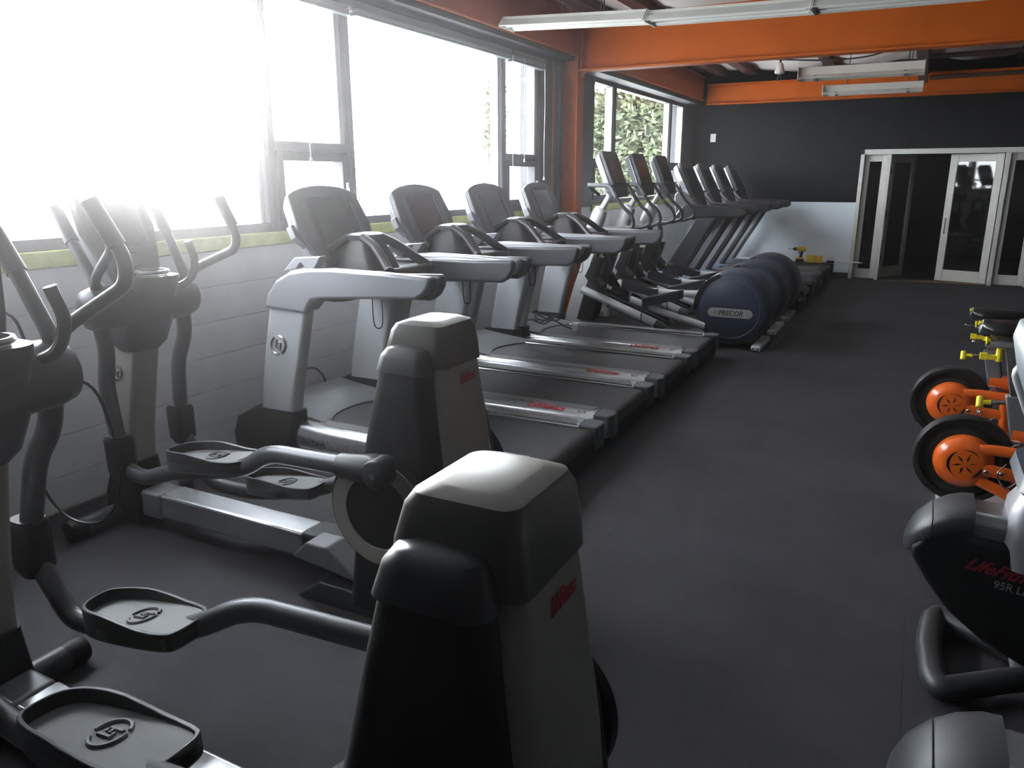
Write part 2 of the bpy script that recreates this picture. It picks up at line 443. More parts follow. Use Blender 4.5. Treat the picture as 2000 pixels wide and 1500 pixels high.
# ---- added scattering volume, stands in for lens glare around the windows
hz = bpy.data.materials.new('glare_scatter'); hz.use_nodes = True
_hn = hz.node_tree.nodes; _hn.clear()
_ho = _hn.new('ShaderNodeOutputMaterial'); _hv = _hn.new('ShaderNodeVolumeScatter')
_hv.inputs['Color'].default_value = (0.94, 0.94, 1.0, 1); _hv.inputs['Density'].default_value = 0.0036; _hv.inputs['Anisotropy'].default_value = 0.935
hz.node_tree.links.new(_hv.outputs[0], _ho.inputs['Volume'])
o = MB().box(-0.30, RX + 0.3, RY0 - 0.3, RY1 + 4.3, -0.25, 3.7).build('glare_volume', hz, smooth=0)
tag(o, 'added thin scattering volume imitating lens glare from the windows', 'glare_volume', kind='stuff')

# ---- windows
def pane(n, y0, y1, z0, z1, par, x=-0.045):
    MB().box(x - 0.003, x + 0.003, y0, y1, z0, z1).build('pane', M_GLASS, par, smooth=0)
def ring(b, y0, y1, z0, z1, t, x0, x1, tb=None):
    tb = tb or t
    b.box(x0, x1, y0, y0 + t, z0, z1).box(x0, x1, y1 - t, y1, z0, z1).box(x0, x1, y0 + t, y1 - t, z1 - t, z1).box(x0, x1, y0 + t, y1 - t, z0, z0 + tb)
wi = 0
def window_big(y0, y1):
    global wi
    wi += 1
    r = struct(empty('window_%d' % wi, (0, 0, 0)), 'large fixed pane of the left window wall')
    b = MB(); ring(b, y0, y1, SILL, HEAD, 0.045, -0.11, -0.005, 0.055); b.build('frame', M_BRONZE, r, bevel=0.003, seg=1)
    b = MB().box(-0.09, 0.0, y1 - 0.075, y1 - 0.047, SILL + 0.055, HEAD - 0.045).box(-0.09, -0.012, y1 - 0.11, y1 - 0.085, SILL + 0.055, HEAD - 0.045)
    b.build('mullion', M_ALU, r, bevel=0.003, seg=1)
    pane('p', y0 + 0.04, y1 - 0.04, SILL + 0.05, HEAD - 0.04, r)
    return r
def window_narrow(y0, y1, extra=False):
    global wi
    wi += 1
    r = struct(empty('window_%d' % wi, (0, 0, 0)), 'narrow window section with a hopper sash at the bottom')
    b = MB(); ring(b, y0, y1, SILL, HEAD, 0.045, -0.11, -0.005, 0.055); b.build('frame', M_BRONZE, r, bevel=0.003, seg=1)
    MB().box(-0.11, -0.005, y0 + 0.045, y1 - 0.045, 1.735, 1.795).build('transom', M_BRONZE, r, bevel=0.003, seg=1)
    b = MB().box(-0.10, -0.01, y1 - 0.10, y1 - 0.047, 1.797, HEAD - 0.045).build('mullion', M_ALU, r, bevel=0.003, seg=1)
    pane('p', y0 + 0.04, y1 - 0.05, 1.79, HEAD - 0.04, r)
    s = MB(); ring(s, y0 + 0.05, y1 - 0.05, 1.308, 1.732, 0.055, -0.09, 0.004)
    so = s.build('hopper_sash', M_BRONZE, r, bevel=0.006)
    pane('p', y0 + 0.10, y1 - 0.10, 1.36, 1.68, so, -0.04)
    h = MB().box(0.004, 0.02, y1 - 0.085, y1 - 0.068, 1.46, 1.54).cyl((0.02, y1 - 0.076, 1.51), (0.035, y1 - 0.076, 1.44), 0.006, n=8)
    h.build('latch', M_CORD, so)
    return r
window_narrow(0.62, 1.39)
window_big(1.39, 3.65)
window_narrow(3.65, 4.42)
window_big(4.42, 6.69)
window_narrow(6.69, 7.45)
window_narrow(8.93, 9.68)
wf = window_big(9.68, 12.17)
window_narrow(12.17, 12.92)
o = MB().box(-0.041, -0.039, 11.05, 11.22, 2.15, 2.28).build('window_sticker', M_CORD, smooth=0)
tag(o, 'small white square sticker on the far window pane', 'sticker')

# ---- raised blinds at the window heads
def blind(y0, y1, drop, label, cords):
    r = empty('venetian_blind', (0.05, (y0 + y1) / 2, HEAD))
    tag(r, label, 'blind', 'raised blinds at the window heads')
    h = (y1 - y0) / 2
    MB().box(-0.035, 0.04, -h, h, -0.045, 0.0).build('headrail', M_BLIND, r, bevel=0.006)
    s = MB()
    n = max(5, int((drop - 0.07) / 0.0075))
    for i in range(n):
        z = -0.05 - i * 0.0075
        dz = random.uniform(-0.002, 0.002); dx = random.uniform(-0.006, 0.006)
        sag = [V(-0.03 + dx, -h + 0.01, z + dz), V(0.03 + dx, -h + 0.01, z + dz)]
        secs = []
        for t in range(9):
            yy = -h + 0.01 + (2 * h - 0.02) * t / 8
            zz = z + dz - 0.010 * math.sin(PI * t / 8) * (i / n)
            secs.append([V(-0.03 + dx, yy, zz), V(0.03 + dx, yy, zz + 0.003), V(0.03 + dx, yy, zz + 0.005), V(-0.03 + dx, yy, zz + 0.002)])
        s.loft(secs)
    tag(s.build('slat_stack', M_BLIND, r, smooth=0), kind='stuff')
    MB().box(-0.03, 0.032, -h + 0.01, h - 0.01, -drop - 0.012, -drop + 0.008).build('bottom_rail', M_BLIND, r, bevel=0.004)
    for cy, L in cords:
        c = MB().tube(spline([(0.03, cy, -0.02), (0.034, cy + 0.003, -L * 0.4), (0.03, cy - 0.004, -L * 0.75), (0.03, cy, -L)]), 0.0028, 6)
        c.lathe([(0, 0.003), (0.006, 0.008), (0.03, 0.011), (0.034, 0.004)], (0.03, cy, -L), (0, 0, -1), 10)
        c.build('pull_cord', M_CORD, r)
    return r
blind(6.70, 7.44, 0.085, 'raised dark blind with white cord over the narrow window beside the column', [(0.33, 1.12), (-0.36, 1.17), (-0.12, 0.95)])
blind(4.44, 6.68, 0.075, 'raised dark blind over the wide pane behind the silver treadmills', [])
blind(3.66, 4.41, 0.085, 'raised dark blind over the narrow window behind the first treadmill', [(0.34, 1.25), (-0.12, 1.0)])
blind(1.40, 3.64, 0.075, 'raised dark blind over the wide pane behind the cross trainers', [])

# ---- doors in the back wall: one white frame, two glazed side lights, two leaves
dj = struct(empty('door_1', (0, RY1, 0)), 'white glazed double door set in the back wall')
b = MB().box(DX0, DX0 + 0.055, -0.03, 0.14, 0, DZ).box(DX1 - 0.055, DX1, -0.03, 0.14, 0, DZ).box(DX0, DX1, -0.03, 0.14, DZ - 0.075, DZ)
b.box(3.03, 3.085, -0.02, 0.14, 0, DZ - 0.07).box(4.565, 4.62, -0.02, 0.14, 0, DZ - 0.07)
b.build('door_frame', M_WHITE, dj, bevel=0.004)
def leaf(name, w, h, par, st=0.10, bot=0.17, top=0.11, t=0.04, loc=(0, 0, 0), rz=0.0, handle=0, hinges=False):
    b = MB(); b.box(0, st, 0, t, 0, h).box(w - st, w, 0, t, 0, h).box(st, w - st, 0, t, 0, bot).box(st, w - st, 0, t, h - top, h)
    o = b.build(name, M_WHITE, par, bevel=0.005)
    o.location = loc; o.rotation_euler.z = rz
    MB().box(st - 0.01, w - st + 0.01, t * 0.4, t * 0.6, bot - 0.01, h - top + 0.01).build('pane', M_GLASS2, o, smooth=0)
    if handle: MB().tube(path([(handle, 0, 0.72), (handle, -0.03, 0.72), (handle, -0.03, 0.92), (handle, 0, 0.92)], 0.02), 0.007, 8).build('pull_handle', M_BRONZE, o)
    if hinges:
        for z in (0.25, 0.95, 1.6): MB().box(-0.008, 0.012, -0.006, 0.01, z, z + 0.09).build('hinge', M_BROWN, o)
    return o
M_GLASS2 = bpy.data.materials.new('door_glass'); M_GLASS2.use_nodes = True
_n = M_GLASS2.node_tree.nodes; _l = M_GLASS2.node_tree.links; _n.clear()
_o = _n.new('ShaderNodeOutputMaterial'); _t = _n.new('ShaderNodeBsdfTransparent'); _t.inputs[0].default_value = (0.55, 0.57, 0.6, 1)
_g = _n.new('ShaderNodeBsdfGlossy'); _g.inputs['Roughness'].default_value = 0.03
_f = _n.new('ShaderNodeFresnel'); _f.inputs['IOR'].default_value = 1.7; _x = _n.new('ShaderNodeMixShader')
_gm = _n.new('ShaderNodeNewGeometry'); _iv = _n.new('ShaderNodeMath'); _iv.operation = 'SUBTRACT'; _iv.inputs[0].default_value = 1.0
_l.new(_gm.outputs['Backfacing'], _iv.inputs[1])
_mu = _n.new('ShaderNodeMath'); _mu.operation = 'MULTIPLY'; _l.new(_f.outputs[0], _mu.inputs[0]); _l.new(_iv.outputs[0], _mu.inputs[1])
_l.new(_mu.outputs[0], _x.inputs[0]); _l.new(_t.outputs[0], _x.inputs[1]); _l.new(_g.outputs[0], _x.inputs[2]); _l.new(_x.outputs[0], _o.inputs[0])
leaf('side_light', 0.32, DZ - 0.09, dj, st=0.075, bot=0.15, top=0.10, loc=(DX0 + 0.055, 0.05, 0.012))
leaf('side_light', 0.40, DZ - 0.09, dj, st=0.075, bot=0.15, top=0.10, loc=(4.62, 0.05, 0.012))
leaf('door_leaf', 0.72, DZ - 0.095, dj, loc=(3.09, 0.14, 0.015), rz=math.radians(63), hinges=True)
lf = leaf('door_leaf', 0.70, DZ - 0.095, dj, loc=(4.56, 0.09, 0.015), rz=math.radians(180 - 17), handle=0.0)
MB().tube(path([(0.65, 0.04, 0.72), (0.65, 0.075, 0.72), (0.65, 0.075, 0.94), (0.65, 0.04, 0.94)], 0.02), 0.007, 8).build('pull_handle', M_BRONZE, lf)
MB().box(3.085, 4.565, -0.05, 0.16, 0.0, 0.012).build('threshold', M_BROWN, dj, bevel=0.003)
# the unlit room beyond
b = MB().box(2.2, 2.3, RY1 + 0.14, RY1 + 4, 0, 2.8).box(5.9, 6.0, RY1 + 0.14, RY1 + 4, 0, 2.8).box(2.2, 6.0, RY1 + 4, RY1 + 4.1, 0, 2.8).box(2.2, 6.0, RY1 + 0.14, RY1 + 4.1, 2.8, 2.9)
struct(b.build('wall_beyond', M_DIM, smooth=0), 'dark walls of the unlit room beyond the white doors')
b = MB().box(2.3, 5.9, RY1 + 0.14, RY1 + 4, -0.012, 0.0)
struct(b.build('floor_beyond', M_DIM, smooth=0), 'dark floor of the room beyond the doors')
sw = empty('switch_plate', (0.365, RY1 - 0.003, 2.2))
tag(sw, 'white blank cover plate high on the charcoal back wall', 'cover plate')
MB().box(-0.045, 0.045, -0.008, 0.0, -0.065, 0.065).build('plate', M_CORD, sw, bevel=0.004)
for z in (-0.04, 0.04): MB().cyl((0, -0.01, z), (0, -0.006, z), 0.004, n=8).build('screw', M_STEEL, sw)

# ---- fluorescent battens
def batten(x0, x1, y, z, label, group, slope=0.0, deep=False, wires=()):
    L = x1 - x0
    r = empty('fluorescent_light', ((x0 + x1) / 2, y, z)); r.rotation_euler.y = -math.atan2(slope, L)
    tag(r, label, 'light fixture', group)
    h = L / 2
    if deep:   # strip with a tall white channel, tubes beneath
        MB().box(-h, h, -0.06, 0.06, 0.0, 0.075).build('housing', M_OFFW, r, bevel=0.003)
        b = MB().prism([(-0.06, 0.0), (-0.12, -0.035), (-0.118, -0.04), (-0.055, -0.004), (0.055, -0.004), (0.118, -0.04), (0.12, -0.035), (0.06, 0.0)], -h, h, 'x')
        b.build('reflector', M_OFFW, r, smooth=0)
        for yy in (-0.075, 0.075):
            for e in (-1, 1): MB().box(e * (h - 0.16) - 0.012, e * (h - 0.16) + 0.012, yy - 0.012, yy + 0.012, -0.055, -0.005).build('tube_holder', M_BLIND, r, bevel=0.002)
        for e in (-1, 1): MB().box(e * h - 0.004, e * h + 0.004, -0.118, 0.118, -0.045, 0.076).build('end_plate', M_OFFW, r, bevel=0.002)
    else:      # open industrial reflector with a centre spine
        MB().box(-h, h, -0.05, 0.05, 0.0, 0.04).build('housing', M_OFFW, r, bevel=0.003)
        b = MB().prism([(-0.05, 0.02), (-0.125, -0.035), (-0.123, -0.040), (-0.045, -0.004), (0.045, -0.004), (0.123, -0.040), (0.125, -0.035), (0.05, 0.02)], -h + 0.004, h - 0.004, 'x')
        b.build('reflector', M_OFFW, r, smooth=0)
        for yy in (-0.06, 0.06): MB().cyl((-h + 0.03, yy, -0.028), (h - 0.03, yy, -0.028), 0.013, n=12).build('lamp_tube', M_TUBE, r)
        for e in (-1, 1): MB().prism([(-0.130, -0.046), (0.130, -0.046), (0.130, -0.03), (0.055, 0.042), (-0.055, 0.042), (-0.130, -0.03)], e * h - 0.004, e * h + 0.004, 'x').build('end_plate', M_OFFW, r, bevel=0.002)
    for wx in wires:
        MB().tube(path([(wx, -0.03, 0.055), (wx + 0.02, 0.0, 3.18 - z)], 0.02), 0.004, 6).tube(path([(wx, 0.03, 0.055), (wx + 0.02, 0.0, 3.18 - z)], 0.02), 0.004, 6).build('hanger_wire', M_BRONZE, r)
    return r
FY = 5.85
batten(0.47, 1.635, FY, 2.728, 'white fluorescent fixture nearest the windows in the overhead row', 'fluorescent fixtures overhead in front of the cross beam', -0.05, wires=(-0.1, 0.22))
batten(1.645, 2.765, FY, 2.681, 'white fluorescent fixture in the middle of the overhead row', 'fluorescent fixtures overhead in front of the cross beam', -0.02, wires=(0.35,))
batten(2.775, 3.9, FY, 2.668, 'white fluorescent fixture farthest from the windows in the overhead row', 'fluorescent fixtures overhead in front of the cross beam', -0.01, wires=(0.2,))
batten(2.30, 3.435, 8.8, 2.565, 'white fluorescent fixture hanging just beyond the orange cross beam', 'fluorescent fixtures in the far bay', 0.0, True, wires=(-0.35, 0.42))
batten(2.27, 3.41, 11.2, 2.625, 'white fluorescent fixture hanging close to the back wall', 'fluorescent fixtures in the far bay', 0.0, True, wires=(-0.3, 0.4))
pl = empty('lamp_holder', (2.15, 8.5, 2.54))
tag(pl, 'bare bulb holder hanging on a dark rod in the far bay', 'lamp holder')
MB().cyl((0, 0, 0.1), (0, 0, 0.66), 0.011, n=10).build('rod', M_BRONZE, pl)
MB().lathe([(0, 0.02), (0.01, 0.045), (0.03, 0.05), (0.07, 0.035), (0.10, 0.028), (0.11, 0.012)], (0, 0, 0.02), (0, 0, 1), 20).build('socket', M_TUBE, pl)
MB().tube([(0.018 * math.cos(a), 0, -0.018 + 0.02 * math.sin(a)) for a in [i * PI / 6 for i in range(12)]], 0.004, 6, closed=True).build('pull_ring', M_BRONZE, pl)
o = MB().tube(spline([(0.9, 9.0, 2.86), (1.7, 9.0, 2.80), (2.6, 8.95, 2.72), (3.1, 8.95, 2.78), (3.3, 8.95, 3.0)]), 0.008, 8).build('ceiling_cable', M_BRONZE)
tag(o, 'dark cable strung under the far ceiling towards the fixtures', 'cable')
# ------------------------------------------------------------------ treadmills (first bank): silver arms and uprights
def plate(o, b): return b
def make_treadmill():
    r = empty('treadmill', (0, 0, 0))
    MB().box(0.14, 2.06, -0.39, 0.39, 0.035, 0.16).build('chassis', M_BLACK, r, bevel=0.012)
    for x in (0.25, 1.95):
        for s in (-1, 1): MB().cyl((x, s * 0.33, 0.0), (x, s * 0.33, 0.04), 0.03, n=12).build('levelling_foot', M_RUBBER, r)
    # belt loop with a rounded rear end
    pr = [(0.50, 0.205), (1.98, 0.205)]
    pr += [(2.015 + 0.05 * math.sin(a), 0.155 + 0.05 * math.cos(a)) for a in [PI * k / 10 for k in range(11)]] + [(0.50, 0.105)]
    MB().prism(pr, -0.285, 0.285).build('belt', M_BELT, r, smooth=40)
    # side rails with the foot strip and rear caps
    for s in (-1, 1):
        c = [(0.288, 0.10), (0.288, 0.212), (0.30, 0.222), (0.39, 0.226), (0.425, 0.214), (0.44, 0.19), (0.443, 0.13), (0.43, 0.085), (0.34, 0.075)]
        secs = []
        for x in (0.50, 0.53, 0.70, 1.0, 1.90, 1.965):
            k = 1.0 if x > 0.6 else 1.06
            secs.append([V(x, s * yy, zz * k) for yy, zz in c])
        rail = MB().loft(secs).build('side_rail', M_SILVERB, r, smooth=40)
        g = MB().prism([(0.64, s * 0.372), (0.60, s * 0.345), (0.60, s * 0.294), (1.955, s * 0.294), (1.925, s * 0.372)], 0.2215, 0.2285, 'z')
        g.build('foot_strip', M_GRIP, rail, bevel=0.002, seg=1)
        MB().box(0.56, 1.96, s * 0.428 - 0.012, s * 0.428 + 0.012, 0.05, 0.10).build('rail_skirt', M_GREYP, rail, bevel=0.004)
        MB().prism([(1.962, s * 0.290), (2.075, s * 0.300), (2.085, s * 0.39), (2.06, s * 0.437), (1.962, s * 0.437)], 0.085, 0.224, 'z').build('rear_cap', M_CAPG, r, bevel=0.012)
        # boot, upright
        bt = MB().rloft([(0.0, 0.07, 0.53, s * 0.40 - 0.075, s * 0.40 + 0.075, 0.06), (0.12, 0.06, 0.55, s * 0.40 - 0.075, s * 0.40 + 0.075, 0.06),
                         (0.22, 0.10, 0.57, s * 0.40 - 0.066, s * 0.40 + 0.066, 0.05), (0.30, 0.26, 0.575, s * 0.40 - 0.055, s * 0.40 + 0.055, 0.04)])
        bt.build('boot', M_BLACK, r)
        secs = []
        for z, x0, x1, h in ((0.24, 0.285, 0.535, 0.046), (0.45, 0.315, 0.578, 0.044), (0.65, 0.355, 0.628, 0.042), (0.89, 0.412, 0.690, 0.040)):
            secs.append((z, x0, x1, s * 0.40 - h, s * 0.40 + h, 0.03))
        MB().rloft(secs).build('upright', M_UPR, r)
        # handrail: silver outer half, dark inner half
        pr = [(0.405, 0.885), (0.435, 0.965), (0.50, 1.04), (0.60, 1.09), (0.72, 1.112), (0.88, 1.122), (1.20, 1.118), (1.475, 1.108), (1.492, 1.098), (1.48, 1.06), (1.45, 1.02), (1.40, 0.997), (1.2, 0.985), (0.80, 0.958), (0.745, 0.945), (0.715, 0.915), (0.695, 0.872)]
        hr = MB().prism(pr, s * 0.395, s * 0.462).build('handrail', M_SILVER, r, bevel=0.024, seg=4)
        pi_ = [(0.47, 0.90), (0.50, 0.98), (0.58, 1.05), (0.72, 1.095), (0.90, 1.105), (1.25, 1.108), (1.50, 1.118), (1.525, 1.11), (1.52, 1.06), (1.49, 1.01), (1.44, 0.985), (1.2, 0.978), (0.82, 0.955), (0.76, 0.94), (0.70, 0.88)]
        MB().prism(pi_, s * 0.345, s * 0.40).build('handrail_grip', M_GUN, hr, bevel=0.02, seg=3)
        # cup holder fins on top of the dash
        MB().prism([(0.53, 1.085), (0.62, 1.165), (0.80, 1.178), (0.775, 1.14), (0.745, 1.105), (0.70, 1.105), (0.66, 1.14), (0.625, 1.105)], s * 0.375, s * 0.43).build('cup_holder', M_SILVER, r, bevel=0.006)
    # motor hood between the uprights, rear edge curved
    secs = []
    for t in range(13):
        y = -0.34 + 0.68 * t / 12
        q = abs(y) / 0.34
        xe = 0.56 + 0.17 * q ** 2.2
        secs.append([V(x, y, z) for x, z in ((0.10, 0.03), (0.10, 0.20), (0.14, 0.275 - 0.02 * q), (0.24, 0.305 - 0.02 * q), (0.38, 0.285 - 0.02 * q), (xe - 0.05, 0.232), (xe, 0.214), (xe, 0.05))])
    MB().loft(secs).build('motor_hood', M_GREYP, r, smooth=50)
    # dash tray, neck, console
    MB().rloft([(0.93, 0.44, 0.86, -0.35, 0.35, 0.08), (1.02, 0.42, 0.93, -0.35, 0.35, 0.08), (1.075, 0.45, 0.92, -0.345, 0.345, 0.08)]).build('dash', M_GUN, r)
    d = V(-0.19, 0, 0.40).normalized(); nrm = V(0.40, 0, 0.19).normalized(); c0 = V(0.625, 0, 1.085)
    def P(u, v, w): return c0 + d * v + V(0, u, 0) + nrm * w
    top = [(0.285 * math.sin(a) / math.sin(1.0), 0.425 + 0.055 * (math.cos(a) - math.cos(1.0)) / (1 - math.cos(1.0))) for a in [1.0 - 2.0 * k / 8 for k in range(9)]]
    out = [(-0.20, 0.0), (0.20, 0.0), (0.255, 0.08), (0.315, 0.23)] + top + [(-0.315, 0.23), (-0.255, 0.08)]
    def slab(o, w0, w1, k=1.0): 
        return MB().loft([[P(u * k, v if k == 1 else 0.235 + (v - 0.235) * k, w0) for u, v in o], [P(u, v, w1) for u, v in o]])
    con = slab(out, 0.0, 0.035).build('console', M_CONS, r, bevel=0.008)
    slab(out, -0.075, -0.002, 0.86).build('console_back', M_SILVER, con, bevel=0.02, seg=3)
    MB().loft([[P(u, v, w) for u, v in ((-0.155, 0.12), (0.155, 0.12), (0.155, 0.405), (-0.155, 0.405))] for w in (0.0345, 0.038)]).build('screen', M_SCREEN, con, bevel=0.001, seg=1)
    for s in (-1, 1):
        MB().loft([[P(s * u, v, w) for u, v in ((0.185, 0.16), (0.235, 0.16), (0.225, 0.36), (0.185, 0.38))] for w in (0.0345, 0.038)]).build('key_panel', M_BEZEL, con, bevel=0.001, seg=1)
        MB().loft([[P(s * u, v, w) for u, v in ((0.27, 0.13), (0.335, 0.19), (0.335, 0.26), (0.27, 0.26))] for w in (-0.03, 0.012)]).build('headphone_port', M_GREYP, con, bevel=0.005)
    MB().loft([[P(u, v, w) for u, v in ((-0.15, 0.02), (0.15, 0.02), (0.17, 0.085), (-0.17, 0.085))] for w in (0.034, 0.06)]).build('book_ledge', M_DARK, con, bevel=0.008)
    MB().loft([[P(u, v, w) for u, v in ((-0.16, -0.09), (0.16, -0.09), (0.19, 0.12), (-0.19, 0.12))] for w in (-0.10, -0.02)]).build('console_neck', M_SILVER, r, bevel=0.015)
    # centre control grip: arched black handle
    for s in (-1, 1):
        MB().tube(spline([(0.56, s * 0.165, 1.03), (0.585, s * 0.155, 1.12), (0.64, s * 0.115, 1.20), (0.70, s * 0.075, 1.245)]), 0.024, 10, fl=1.0).build('grip_arm', M_GLOSSB, r)
        MB().tube(spline([(0.80, s * 0.07, 1.25), (0.90, s * 0.10, 1.205), (1.0, s * 0.15, 1.13), (1.06, s * 0.19, 1.085)]), [0.026] * 18 + [0.03], 10).build('grip_arm', M_GLOSSB, r)
    MB().rloft([(1.06, 0.565, 0.93, -0.135, 0.135, 0.06), (1.14, 0.595, 0.895, -0.125, 0.125, 0.06), (1.20, 0.635, 0.86, -0.10, 0.10, 0.05), (1.24, 0.68, 0.835, -0.08, 0.08, 0.04)]).build('grip_body', M_GLOSSB, r)
    MB().rloft([(1.235, 0.685, 0.83, -0.09, 0.09, 0.04), (1.262, 0.68, 0.835, -0.095, 0.095, 0.045), (1.272, 0.70, 0.82, -0.08, 0.08, 0.035)]).build('grip_pad', M_GUN, r)
    MB().tube(path([(0.92, -0.33, 1.05), (1.06, -0.22, 1.075), (1.06, 0.22, 1.075), (0.92, 0.33, 1.05)], 0.12), 0.026, 12).build('pulse_bar', M_GLOSSB, r)
    MB().tube(spline([(0.95, -0.20, 1.06), (0.955, -0.215, 0.90), (0.965, -0.22, 0.80), (0.98, -0.20, 0.775), (0.99, -0.18, 0.80), (0.985, -0.17, 0.92), (0.97, -0.16, 1.06)]), 0.0035, 6).build('safety_cord', M_BLACK, r)
    emblem('badge', (0.47, -0.4435, 0.68), (1, 0, 0), (0.16, 0, 1), 0.052, M_STEEL, r)
    emblem('badge', (0.47, 0.4435, 0.68), (-1, 0, 0), (0.16, 0, 1), 0.052, M_STEEL, r)
    text('FlexDeck', 0.046, (0.585, -0.4445, 0.122), (1, 0, 0), (0, 0, 1), M_DKPRINT, r, bold=0.0006)
    text('Shock Absorption System', 0.036, (0.80, -0.4445, 0.125), (1, 0, 0), (0, 0, 1), M_GREYPRINT, r)
    text('LifeFitness', 0.062, (1.52, -0.425, 0.2155), (1, 0, 0), (0, 0.75, 0.35), M_RED, r, shear=0.35, sx=0.95, bold=0.0012)
    text('95T', 0.036, (1.855, -0.425, 0.2155), (1, 0, 0), (0, 0.75, 0.35), M_GREYPRINT, r)
    return r
TRD = make_treadmill()
TY = [3.53, 4.48, 5.45, 6.40]
TLAB = ['silver treadmill closest to the cross trainers, its whole near arm unobstructed',
        'silver treadmill second from the cross trainers, behind the drive housing of the farther one',
        'silver treadmill third from the cross trainers, in front of the narrow window',
        'silver treadmill closest to the orange column, black cable on its motor hood']
TREADS = []
for i, yy in enumerate(TY):
    o = TRD if i == 0 else copy_tree(TRD)
    o.location = (0.02, yy, 0)
    tag(o, TLAB[i], 'treadmill', 'silver treadmills along the window wall')
    TREADS.append(o)

# ------------------------------------------------------------------ rear drive cross trainers
def make_cross(sides):
    r = empty('cross_trainer', (0, 0, 0))
    # base
    MB().tube([(0.33, -0.30, 0.05), (0.33, -0.17, 0.05), (0.33, 0.17, 0.05), (0.33, 0.30, 0.05)], 0.045, 16).build('front_stabilizer', M_DARK, r, bevel=0.006)
    for s in (-1, 1): MB().lathe([(0, 0.046), (0.05, 0.048), (0.07, 0.042), (0.075, 0.02)], (0.33, s * 0.25, 0.05), (0, s, 0), 16).build('stabilizer_cap', M_BLACK, r)
    MB().rloft([(0.02, 0.24, 0.50, -0.075, 0.075, 0.03), (0.14, 0.25, 0.51, -0.08, 0.08, 0.03), (0.22, 0.28, 0.50, -0.075, 0.075, 0.03), (0.32, 0.30, 0.49, -0.07, 0.07, 0.03)]).build('base_casting', M_BLACK, r)
    MB().box(0.44, 0.617, -0.066, 0.066, 0.06, 0.188).build('rail_sleeve', M_SILVER, r, bevel=0.016, seg=3)
    MB().box(0.62, 1.47, -0.066, 0.066, 0.075, 0.19).build('base_rail', M_SILVERB, r, bevel=0.016, seg=3)
    MB().box(1.46, 1.74, -0.075, 0.075, 0.06, 0.195).build('rail_socket', M_BLACK, r, bevel=0.02)
    MB().prism([(1.54, 0.0), (2.36, 0.0), (2.36, 0.09), (1.66, 0.09)], -0.20, 0.20).build('rear_tray', M_DARK, r, bevel=0.01)
    MB().prism([(1.52, 0.16), (1.60, 0.235), (1.70, 0.235), (1.86, 0.12)], -0.19, -0.08).prism([(1.52, 0.16), (1.60, 0.235), (1.70, 0.235), (1.86, 0.12)], 0.08, 0.19).build('tray_ramp', M_GREYP, r, bevel=0.01)
    # mast
    MB().rloft([(0.28, 0.30, 0.47, -0.07, 0.07, 0.03), (0.45, 0.325, 0.495, -0.068, 0.068, 0.03), (0.70, 0.385, 0.555, -0.066, 0.066, 0.03), (0.95, 0.45, 0.62, -0.066, 0.066, 0.03)]).build('mast', M_TAUPE, r)
    emblem('badge', (0.45, -0.0685, 0.74), (1, 0, 0), (0.24, 0, 1), 0.034, M_GREYP, r)
    # pivot barrel and the console boot under it
    MB().lathe([(-0.268, 0.02), (-0.263, 0.055), (-0.245, 0.082), (-0.20, 0.094), (-0.10, 0.096), (0.10, 0.096), (0.20, 0.094), (0.245, 0.082), (0.263, 0.055), (0.268, 0.02)], (0.585, 0, 1.055), (0, 1, 0), 28).build('pivot_barrel', M_GUN, r)
    MB().rloft([(0.845, 0.47, 0.60, -0.075, 0.075, 0.05), (0.88, 0.44, 0.63, -0.095, 0.095, 0.05), (0.97, 0.45, 0.66, -0.115, 0.115, 0.05), (1.06, 0.46, 0.68, -0.12, 0.12, 0.05)]).build('console_boot', M_GUN, r)
    MB().rloft([(1.05, 0.45, 0.60, -0.06, 0.06, 0.04), (1.16, 0.47, 0.585, -0.05, 0.05, 0.03), (1.26, 0.49, 0.575, -0.045, 0.045, 0.03)]).build('console_neck', M_SILVER, r)
    MB().rloft([(1.08, 0.57, 0.72, -0.075, 0.095, 0.05), (1.15, 0.575, 0.745, -0.085, 0.105, 0.06), (1.175, 0.58, 0.75, -0.085, 0.105, 0.06)]).build('tray', M_GUN, r)
    MB().tube([(0.665 + 0.062 * math.cos(a), 0.01 + 0.062 * math.sin(a), 1.19) for a in [2 * PI * k / 20 for k in range(20)]], 0.009, 6, closed=True).lathe([(0, 0.055), (0.002, 0.06)], (0.665, 0.01, 1.176), (0, 0, 1), 20).build('cup_holder', M_SILVER, r)
    # console
    d = V(-0.17, 0, 0.40).normalized(); nrm = V(0.40, 0, 0.17).normalized(); c0 = V(0.56, 0, 1.17)
    def P(u, v, w): return c0 + d * v + V(0, u, 0) + nrm * w
    top = [(0.155 * math.sin(a) / math.sin(1.0), 0.36 + 0.04 * (math.cos(a) - math.cos(1.0)) / (1 - math.cos(1.0))) for a in [1.0 - 2.0 * k / 8 for k in range(9)]]
    out = [(-0.10, -0.03), (0.10, -0.03), (0.13, 0.06), (0.168, 0.20)] + top + [(-0.168, 0.20), (-0.13, 0.06)]
    con = MB().loft([[P(u, v, w) for u, v in out] for w in (0.0, 0.035)]).build('console', M_CONS, r, bevel=0.008)
    MB().loft([[P(u * 0.88, 0.18 + (v - 0.18) * 0.88, -0.10) for u, v in out], [P(u, v, -0.002) for u, v in out]]).build('console_back', M_SILVER, con, bevel=0.02, seg=3)
    MB().loft([[P(u, v, w) for u, v in ((-0.10, 0.12), (0.10, 0.12), (0.10, 0.32), (-0.10, 0.32))] for w in (0.0345, 0.038)]).build('screen', M_SCREEN, con, bevel=0.001, seg=1)
